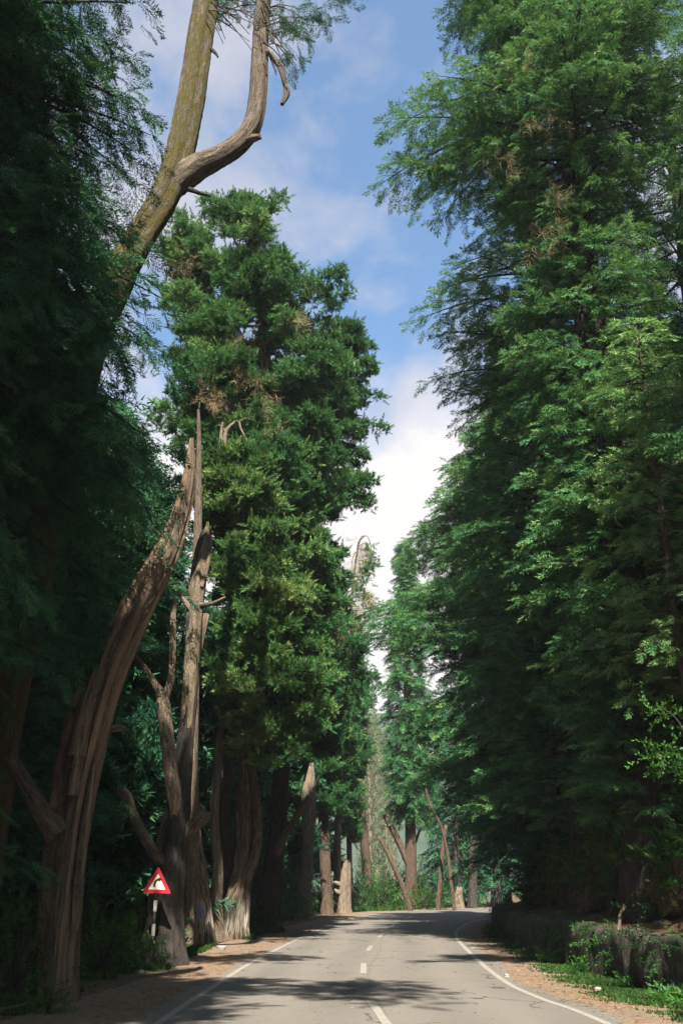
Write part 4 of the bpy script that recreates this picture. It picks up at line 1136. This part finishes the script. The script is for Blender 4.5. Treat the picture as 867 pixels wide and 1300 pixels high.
g = Geo()
P, r = scatter_bank(2600, 330, 1.45, 4.2, 8, 62)
keep = (np.sin(P[:, 1] * 1.1) + np.sin(P[:, 1] * 2.7 + 1) + r.normal(0, .6, len(P))) > -.4
P = P[keep]
place(g, LEAFS, P, unit(r.normal(0, .6, (len(P), 3)) + [-.9, -.1, .25]), r.uniform(.3, .6, len(P)), r, .25)
P, r = scatter_bank(700, 331, 1.6, 3.6, 8, 62)
place(g, FROND_LOW, P, unit(r.normal(0, .5, (len(P), 3)) + [-.8, -.2, .5]), r.uniform(.5, .95, len(P)), r, .25)
P, r = scatter_bank(300, 333, .3, 1.0, 8, 60)
place(g, LEAFS, P + [0, 0, -.03], unit(r.normal(0, .5, (len(P), 3)) + [-.9, 0, .1]), r.uniform(.15, .35, len(P)), r, .2)
P, r = scatter_bank(900, 335, -.02, .06, 9, 58)
P[:, 2] = r.uniform(.05, .95, len(P)) ** .7
keep = (np.sin(P[:, 1] * 1.7) + np.sin(P[:, 1] * 4.1 + 1) + r.normal(0, .5, len(P))) > .0
P = P[keep]
place(g, LEAFS, P, unit(r.normal(0, .5, (len(P), 3)) + [-.7, -.2, -.5]), r.uniform(.15, .4, len(P)), r, .1)
P, r = scatter_bank(1800, 334, 4, 16, -5, 70)
place(g, LEAFS, P, unit(r.normal(0, .7, (len(P), 3)) + [-.3, 0, .8]), r.uniform(.4, .8, len(P)), r, .2)
tag(g.build('undergrowth', M['bush']), 'dark leafy growth hanging over the earth bank above the wall', 'undergrowth', kind='stuff')

# bare roots on the bank
r = np.random.default_rng(340)
for i in range(26):
    k = int(r.choice(np.where((WL[:, 1] > 14) & (WL[:, 1] < 48))[0])); top = WL[k] + NW[k] * 2.5
    s = np.linspace(0, 1, 9)
    W = np.stack([top[0] - NW[k][0] * 1.0 * s + .1 * np.sin(s * 6 + i), top[1] + .35 * np.sin(s * 4 + i) * s, 3.1 - 2.0 * s * r.uniform(.6, 1)], -1)
    W[:, 0] -= .12
    g = Geo(); tube(g, W, np.linspace(.05, .02, 9) * r.uniform(.7, 1.6), 7, .1)
    o = g.build('bank_root', M['bark_red' if i % 3 else 'bark'], None, W[-1], smooth=True); o.location = W[-1]
    tag(o, 'bare root hanging down the shaded earth bank above the wall', 'root', 'roots on the right bank')
g = Geo(); W = np.array([at(px, py, 19.2) for px, py in ((793, 1150), (787, 1160), (786, 1172), (784, 1183))]); W = spline(W, 12)
tube(g, W, np.linspace(.035, .028, 12), 8, .1, .06)
o = g.build('broken_branch', M['pale_wood'], None, W[-1], smooth=True); o.location = W[-1]
tag(o, 'short pale broken branch standing upright on the ledge above the wall', 'branch')


def blades(g, P, h, r, tint=.35):
    n = len(P); a = r.uniform(0, 6.28, n); w = r.uniform(.012, .03, n) * 1.3
    l = np.stack([r.normal(0, .35, n), r.normal(0, .35, n), np.ones(n)], -1) * (h * r.uniform(.5, 1.2, n))[:, None]
    d = np.stack([np.cos(a), np.sin(a), np.zeros(n)], -1) * w[:, None]
    T = np.stack([P - d, P + d, P + l], 1)
    g.soup(T, np.clip(tint + r.normal(0, .25, n), 0, 1))


g = Geo(); r = np.random.default_rng(350)
# between right verge and wall
ksr = np.where((RR[:, 1] > 8) & (RR[:, 1] < 66))[0]
for n, lo, hi, h in ((60000, 1.35, 2.25, .07), (12000, 1.1, 1.7, .045)):
    k = r.choice(ksr, n); u = r.uniform(lo, hi, n)
    q = RR[k] + NR[k] * u[:, None] + r.normal(0, .15, (n, 2))
    cl_ = np.sin(q[:, 1] * 2.1) + np.sin(q[:, 1] * 5.3 + q[:, 0] * 6) + r.normal(0, .7, n)
    q = q[cl_ > .1]
    blades(g, np.hstack([q, np.full((len(q), 1), -.01)]), h, r, .4)
# left: clumped grass round the trunks
for (x0, x1, y0, y1, n, h) in ((-5.2, -3.9, 24.5, 34, 15000, .13), (-4.6, -3.0, 38, 62, 16000, .16), (-6.5, -4.6, 16, 20, 5000, .10), (-3.6, -1.9, 62, 74, 9000, .25), (-2, 6.5, 80, 96, 12000, .35), (-7.5, -4.6, 22, 27, 9000, .14)):
    q = np.stack([r.uniform(x0, x1, n), r.uniform(y0, y1, n)], -1)
    ed = np.interp(q[:, 1], RL[:, 1], RL[:, 0])
    cl_ = np.sin(q[:, 1] * 1.7 + q[:, 0] * 2) + np.sin(q[:, 1] * 4.1 - q[:, 0] * 5) + r.normal(0, .6, n)
    q = q[(cl_ > -.1) & (q[:, 0] < ed - .85)]
    blades(g, np.hstack([q, np.full((len(q), 1), -.01)]), h, r, .4)
tag(g.build('grass', M['grass']), 'short green grass along both verges', 'grass', kind='stuff')

g = Geo()
n = 13000
k = r.choice(np.where((RL[:, 1] > 6) & (RL[:, 1] < 70))[0], n); sdn = r.random(n) < .55
off = np.abs(r.normal(0, 1.1, n)) + .15
q = np.where(sdn[:, None], RL[k] - NL[k] * off[:, None], RR[k] + NR[k] * off[:, None])
far = r.random(n) < .12
q = np.where(far[:, None], RL[k] * .5 + RR[k] * .5 + r.normal(0, 1.6, (n, 2)), q)
P = np.hstack([q, np.full((n, 1), .012)])
d = np.stack([np.cos(a_ := r.uniform(0, 6.28, n)), np.sin(a_), r.normal(0, .15, n)], -1)
s = np.cross(d, np.array([0, 0, 1.])); s[:, 2] += r.normal(0, .2, n); l = (r.uniform(.012, .03, n) * np.where(r.random(n) < .08, 2.2, 1))[:, None]
T = np.stack([P - s * l * .4, P + s * l * .4, P + d * l * 1.6], 1)
g.soup(T, r.random(n))
nt_ = 900
k = r.choice(np.where((RL[:, 1] > 6) & (RL[:, 1] < 60))[0], nt_); sdn = r.random(nt_) < .6
off = np.abs(r.normal(0, 1.0, nt_)) + .35
q = np.where(sdn[:, None], RL[k] - NL[k] * off[:, None], RR[k] + NR[k] * off[:, None])
P = np.hstack([q, np.full((nt_, 1), .014)]); a_ = r.uniform(0, 6.28, nt_); l = r.uniform(.06, .28, nt_)[:, None]
d = np.stack([np.cos(a_), np.sin(a_), r.normal(.03, .05, nt_)], -1); sd2 = np.stack([-np.sin(a_), np.cos(a_), np.full(nt_, .6)], -1) * .007
g.soup(np.stack([P - sd2, P + sd2, P + d * l], 1), r.random(nt_) * .6)
tag(g.build('leaf_litter', M['litter']), 'dead leaves and twigs strewn along the verges', 'leaf litter', kind='stuff')

# ferns at the foot of the wall
fern = Geo(); r = np.random.default_rng(360)
n = 16
place(fern, FROND_LOW, np.zeros((n, 3)) + [0, 0, .03], unit(np.stack([np.cos(np.arange(n) * 2.4), np.sin(np.arange(n) * 2.4), r.uniform(.3, 1.2, n)], -1)), r.uniform(.35, .6, n), r, .4)
fo = fern.build('fern', M['bush']); tag(fo, 'small fern growing from the grass at the foot of the wall', 'fern', 'ferns along the wall foot')
for i in range(11):
    o = fo if i == 0 else fo.copy()
    if i: COL.objects.link(o)
    kk = int(r.choice(np.where((WL[:, 1] > 12) & (WL[:, 1] < 46))[0])); q = WL[kk] - NW[kk] * r.uniform(.08, .35)
    s = r.uniform(.4, .75); o.location = (q[0], q[1], -.01); o.scale = (s, s, s); o.rotation_euler = (0, 0, r.uniform(0, 6))

# fallen stick at lower left, small stones, cut log by the sign
g = Geo(); W = np.array([[*gpt(-5, 1290), .05], [*gpt(22, 1285), .07], [*gpt(48, 1275), .06]]); W = spline(W, 12)
tube(g, W, np.linspace(.05, .025, 12), 8, .1, .06)
o = g.build('fallen_branch', M['bark'], None, W[0], smooth=True); o.location = W[0]
tag(o, 'fallen bare branch lying at the foot of the leaning trunk', 'branch')
lg = Tree('tree_stump', (at(183, 1222, 25.3)[0], 25.3), 'low dark rotten stump at the foot of the sign post', 'stump')
trunk_geo(lg.wood, [(186, 1226, 30), (187, 1212, 27), (189, 1195, 25), (190, 1187, 22)], 25.4, 20, .14, .2, .15, .08, np.random.default_rng(371), rough=.03)
lg.done(M['bark_dark'])
lg = Tree('wood_offcut', (at(172, 1222, 25)[0], 25), 'splintered slab of wood leaning beside the rotten stump', 'wood slab')
trunk_geo(lg.wood, [(176, 1224, 8), (173, 1212, 8), (171, 1200, 6)], 25, 10, .15, .2, 0, .08, np.random.default_rng(372), rough=.03)
lg.done(M['bark'])
m, nt, N = mat('stone'); tc = node(nt, 'ShaderNodeTexCoord').outputs['Object']
n2 = noise(nt, tc, 9, 5, .7); finish(nt, ramp(nt, [(.3, (.14, .125, .105)), (.7, (.34, .31, .27))], n2), .9, n2, .5, .02); M['stone'] = m
for i, (px, py, s, lab) in enumerate(((179, 1236, .07, 'small pale stone on the dirt below the road sign'), (281, 1205, .12, 'small pale stone on the verge right of the blue marked trunk'), (643, 1240, .06, 'small stone on the right edge line'), (758, 1258, .07, 'small stone at the grass edge below the wall'), (860, 1252, .30, 'pale rock at the right edge at the wall foot'))):
    q = gpt(px, py); r = np.random.default_rng(380 + i)
    me = bpy.data.meshes.new('stone'); import bmesh
    bm = bmesh.new(); bmesh.ops.create_icosphere(bm, subdivisions=3, radius=1)
    ph = r.uniform(0, 6, 6)
    for v in bm.verts:
        c_ = v.co; f_ = 1 + .16 * math.sin(3 * c_.x + ph[0]) + .13 * math.sin(4 * c_.y + ph[1]) + .1 * math.sin(5 * c_.z + ph[2]) + .06 * math.sin(9 * c_.x + 7 * c_.y + ph[3])
        v.co = Vector((c_.x * f_ * s, c_.y * f_ * s * .8, c_.z * f_ * s * .6 + s * .3))
    bm.to_mesh(me); bm.free(); me.materials.append(M['stone'])
    o = bpy.data.objects.new('stone', me); COL.objects.link(o); o.location = (q[0], q[1], 0); tag(o, lab, 'stone')

# ---------------- road sign
def flat(name, color, rough=.45, wear=.0):
    m, nt, N = mat(name)
    tc = node(nt, 'ShaderNodeTexCoord').outputs['Object']
    n = noise(nt, tc, 7, 5, .7)
    c = mix(nt, ramp(nt, [(.45, (0, 0, 0)), (.75, (wear,) * 3)], n), color, tuple(x * .45 + .02 for x in color))
    finish(nt, c, rough, n, .08, .005); return m


M['red'], M['cream'], M['black'], M['white'] = flat('red_sign_paint', (.40, .016, .034), .45, .85), flat('cream_sign_face', (.56, .52, .43), .5, .35), flat('black_paint', (.012, .012, .013), .5, .2), flat('white_post_paint', (.40, .37, .32), .6, .6)
SP = at(192, 1215, 25.0)
sign = empty('road_sign', (SP[0], SP[1], 0), 'red bordered triangular right bend warning sign on a banded post', 'road sign')


def prism(name, outline, y0, y1, m, parent):
    """outline (x,z) extruded from y0 (front) to y1"""
    n = len(outline); O = np.array(outline)
    g = Geo()
    V = np.vstack([np.stack([O[:, 0], np.full(n, y0), O[:, 1]], -1), np.stack([O[:, 0], np.full(n, y1), O[:, 1]], -1)])
    me = bpy.data.meshes.new(name)
    me.from_pydata(V.tolist(), [], [list(range(n)), list(range(2 * n - 1, n - 1, -1))] + [[i, n + i, n + (i + 1) % n, (i + 1) % n] for i in range(n)])
    me.materials.append(m); o = bpy.data.objects.new(name, me); COL.objects.link(o); o.parent = parent; return o


def rtri(cx, cz, side, rad):
    """rounded triangle, point up; cz = base line"""
    h = side * math.sqrt(3) / 2; C_ = [(-side / 2, 0), (side / 2, 0), (0, h)]; out = []
    cen = np.array([0, h / 3])
    for i, c_ in enumerate(C_):
        c_ = np.array(c_); k = c_ + unit(cen - c_) * rad * 2
        a0 = math.atan2(*(c_ - cen)[::-1])
        for t in np.linspace(-60, 60, 7):
            out.append(k + rad * np.array([math.cos(a0 + math.radians(t)), math.sin(a0 + math.radians(t))]))
    return [(x + cx, z + cz) for x, z in out]


zb, zt = zat(192, 1134, 25.0), zat(192, 1098, 25.0)
sd_ = (zt - zb) * 1.10
prism('sign_plate', rtri(.02, zb, sd_, .025), -.052, -.046, M['red'], sign)
ins = .118 * sd_
prism('sign_face', rtri(.02, zb + ins, sd_ - 2 * math.sqrt(3) * ins, .008), -.056, -.0525, M['cream'], sign)
hs = zt - zb
arc = [(.02 + hs * (-.105 + .0), zb + hs * .22), (.02 - hs * .10, zb + hs * .33), (.02 - hs * .065, zb + hs * .42), (.02 + hs * .005, zb + hs * .475), (.02 + hs * .07, zb + hs * .49)]
ac = spline(np.array(arc), 14); an = normals2(ac); w = np.linspace(.042, .034, 14)[:, None] * hs
pole_ = np.vstack([ac + an * w, (ac - an * w)[::-1]])
prism('arrow', [tuple(p) for p in pole_], -.060, -.0565, M['black'], sign)
tip = ac[-1]; u_ = unit(np.array([1, .10])); n_ = np.array([-u_[1], u_[0]])
arrow_head = prism('arrow_head', [tuple(tip - u_ * hs * .03 + n_ * hs * .085), tuple(tip - u_ * hs * .03 - n_ * hs * .085), tuple(tip + u_ * hs * .11)], -.0603, -.0566, M['black'], sign)
zs = [0, zat(192, 1201, 25.0), zat(192, 1188, 25.0), zat(192, 1173, 25.0), zat(192, 1157, 25.0), zat(192, 1143, 25.0), zat(192, 1110, 25.0)]
for i in range(len(zs) - 1):
    g = Geo(); W = np.array([[0.0, 0, zs[i]], [0, 0, zs[i + 1]]])
    tube(g, W, [.042, .042], 16)
    ob = g.build('post_band', M['white' if i in (2, 4) else 'black'], sign, smooth=True)
sign.rotation_euler = (0, math.radians(1.2), math.radians(-4))

# ================================================================== LIGHT, SKY, CAMERA
EL, AZ = math.radians(50), math.radians(-3)           # sun behind the camera, a little to its right
sd3 = Vector((-math.sin(AZ) * math.cos(EL), -math.cos(AZ) * math.cos(EL), math.sin(EL)))
L = bpy.data.lights.new('sun', 'SUN'); L.energy = 5.0; L.angle = math.radians(.5); L.color = (1, .93, .82)
so = bpy.data.objects.new('sun', L); COL.objects.link(so); so.rotation_euler = sd3.to_track_quat('Z', 'Y').to_euler(); so.location = (-10, -40, 60)

W_ = bpy.data.worlds.new('World'); S.world = W_; W_.use_nodes = True
nt = W_.node_tree; nt.nodes.clear()
sky = node(nt, 'ShaderNodeTexSky', sky_type='NISHITA', sun_disc=False); sky.sun_elevation = EL; sky.sun_rotation = math.pi + AZ
sky.air_density = 1.0; sky.dust_density = 2.2; sky.ozone_density = 1.2
bg = node(nt, 'ShaderNodeBackground'); bg.inputs[1].default_value = .07
tcn = node(nt, 'ShaderNodeTexCoord').outputs['Generated']
xyz = node(nt, 'ShaderNodeSeparateXYZ'); nt.links.new(tcn, xyz.inputs[0])
n1 = noise(nt, mapping(nt, tcn, (1, 1, 1.5)), 5.5, 7, .56, .25)
n2 = noise(nt, mapping(nt, tcn, (1.2, 1.2, 1.0)), 3.6, 8, .55, .35)
# a white cloud bank up to about thirty degrees, thin wisps above it
bankm = math_(nt, 'ADD', math_(nt, 'MULTIPLY', math_(nt, 'SUBTRACT', .485, xyz.outputs[2]), 9.0), math_(nt, 'MULTIPLY', math_(nt, 'SUBTRACT', n1, .5), 3.2), clamp=True)
wisp = ramp(nt, [(.47, (.04, .04, .04)), (.56, (.55, .55, .55)), (.66, (.9, .9, .9))], n2)
cm = math_(nt, 'MAXIMUM', bankm, wisp)
cloudc = mix(nt, bankm, (2.75, 2.7, 2.95), (4.0, 3.85, 3.8))
colr = mix(nt, cm, mix(nt, 1.0, sky.outputs[0], (.62, .90, 1.04), 'MULTIPLY'), cloudc)
nt.links.new(colr, bg.inputs[0])
wo = node(nt, 'ShaderNodeOutputWorld'); nt.links.new(bg.outputs[0], wo.inputs[0])

cam = bpy.data.cameras.new('camera'); co = bpy.data.objects.new('camera', cam); COL.objects.link(co)
cam.sensor_fit = 'VERTICAL'; cam.sensor_height = 36; cam.sensor_width = 24; cam.lens = 36 * F / 1300
cam.clip_end = 3000; co.location = (0, 0, H0); co.rotation_euler = (math.pi / 2 + TH, 0, 0)
S.camera = co

S.view_settings.view_transform = 'Standard'; S.view_settings.look = 'None'; S.view_settings.exposure = 1.85; S.view_settings.gamma = 1
S.render.engine = 'CYCLES'
S.cycles.max_bounces = 6; S.cycles.diffuse_bounces = 1; S.cycles.glossy_bounces = 2; S.cycles.transmission_bounces = 2
S.cycles.use_denoising = True; S.cycles.denoising_prefilter = 'NONE'
S.cycles.caustics_reflective = S.cycles.caustics_refractive = False
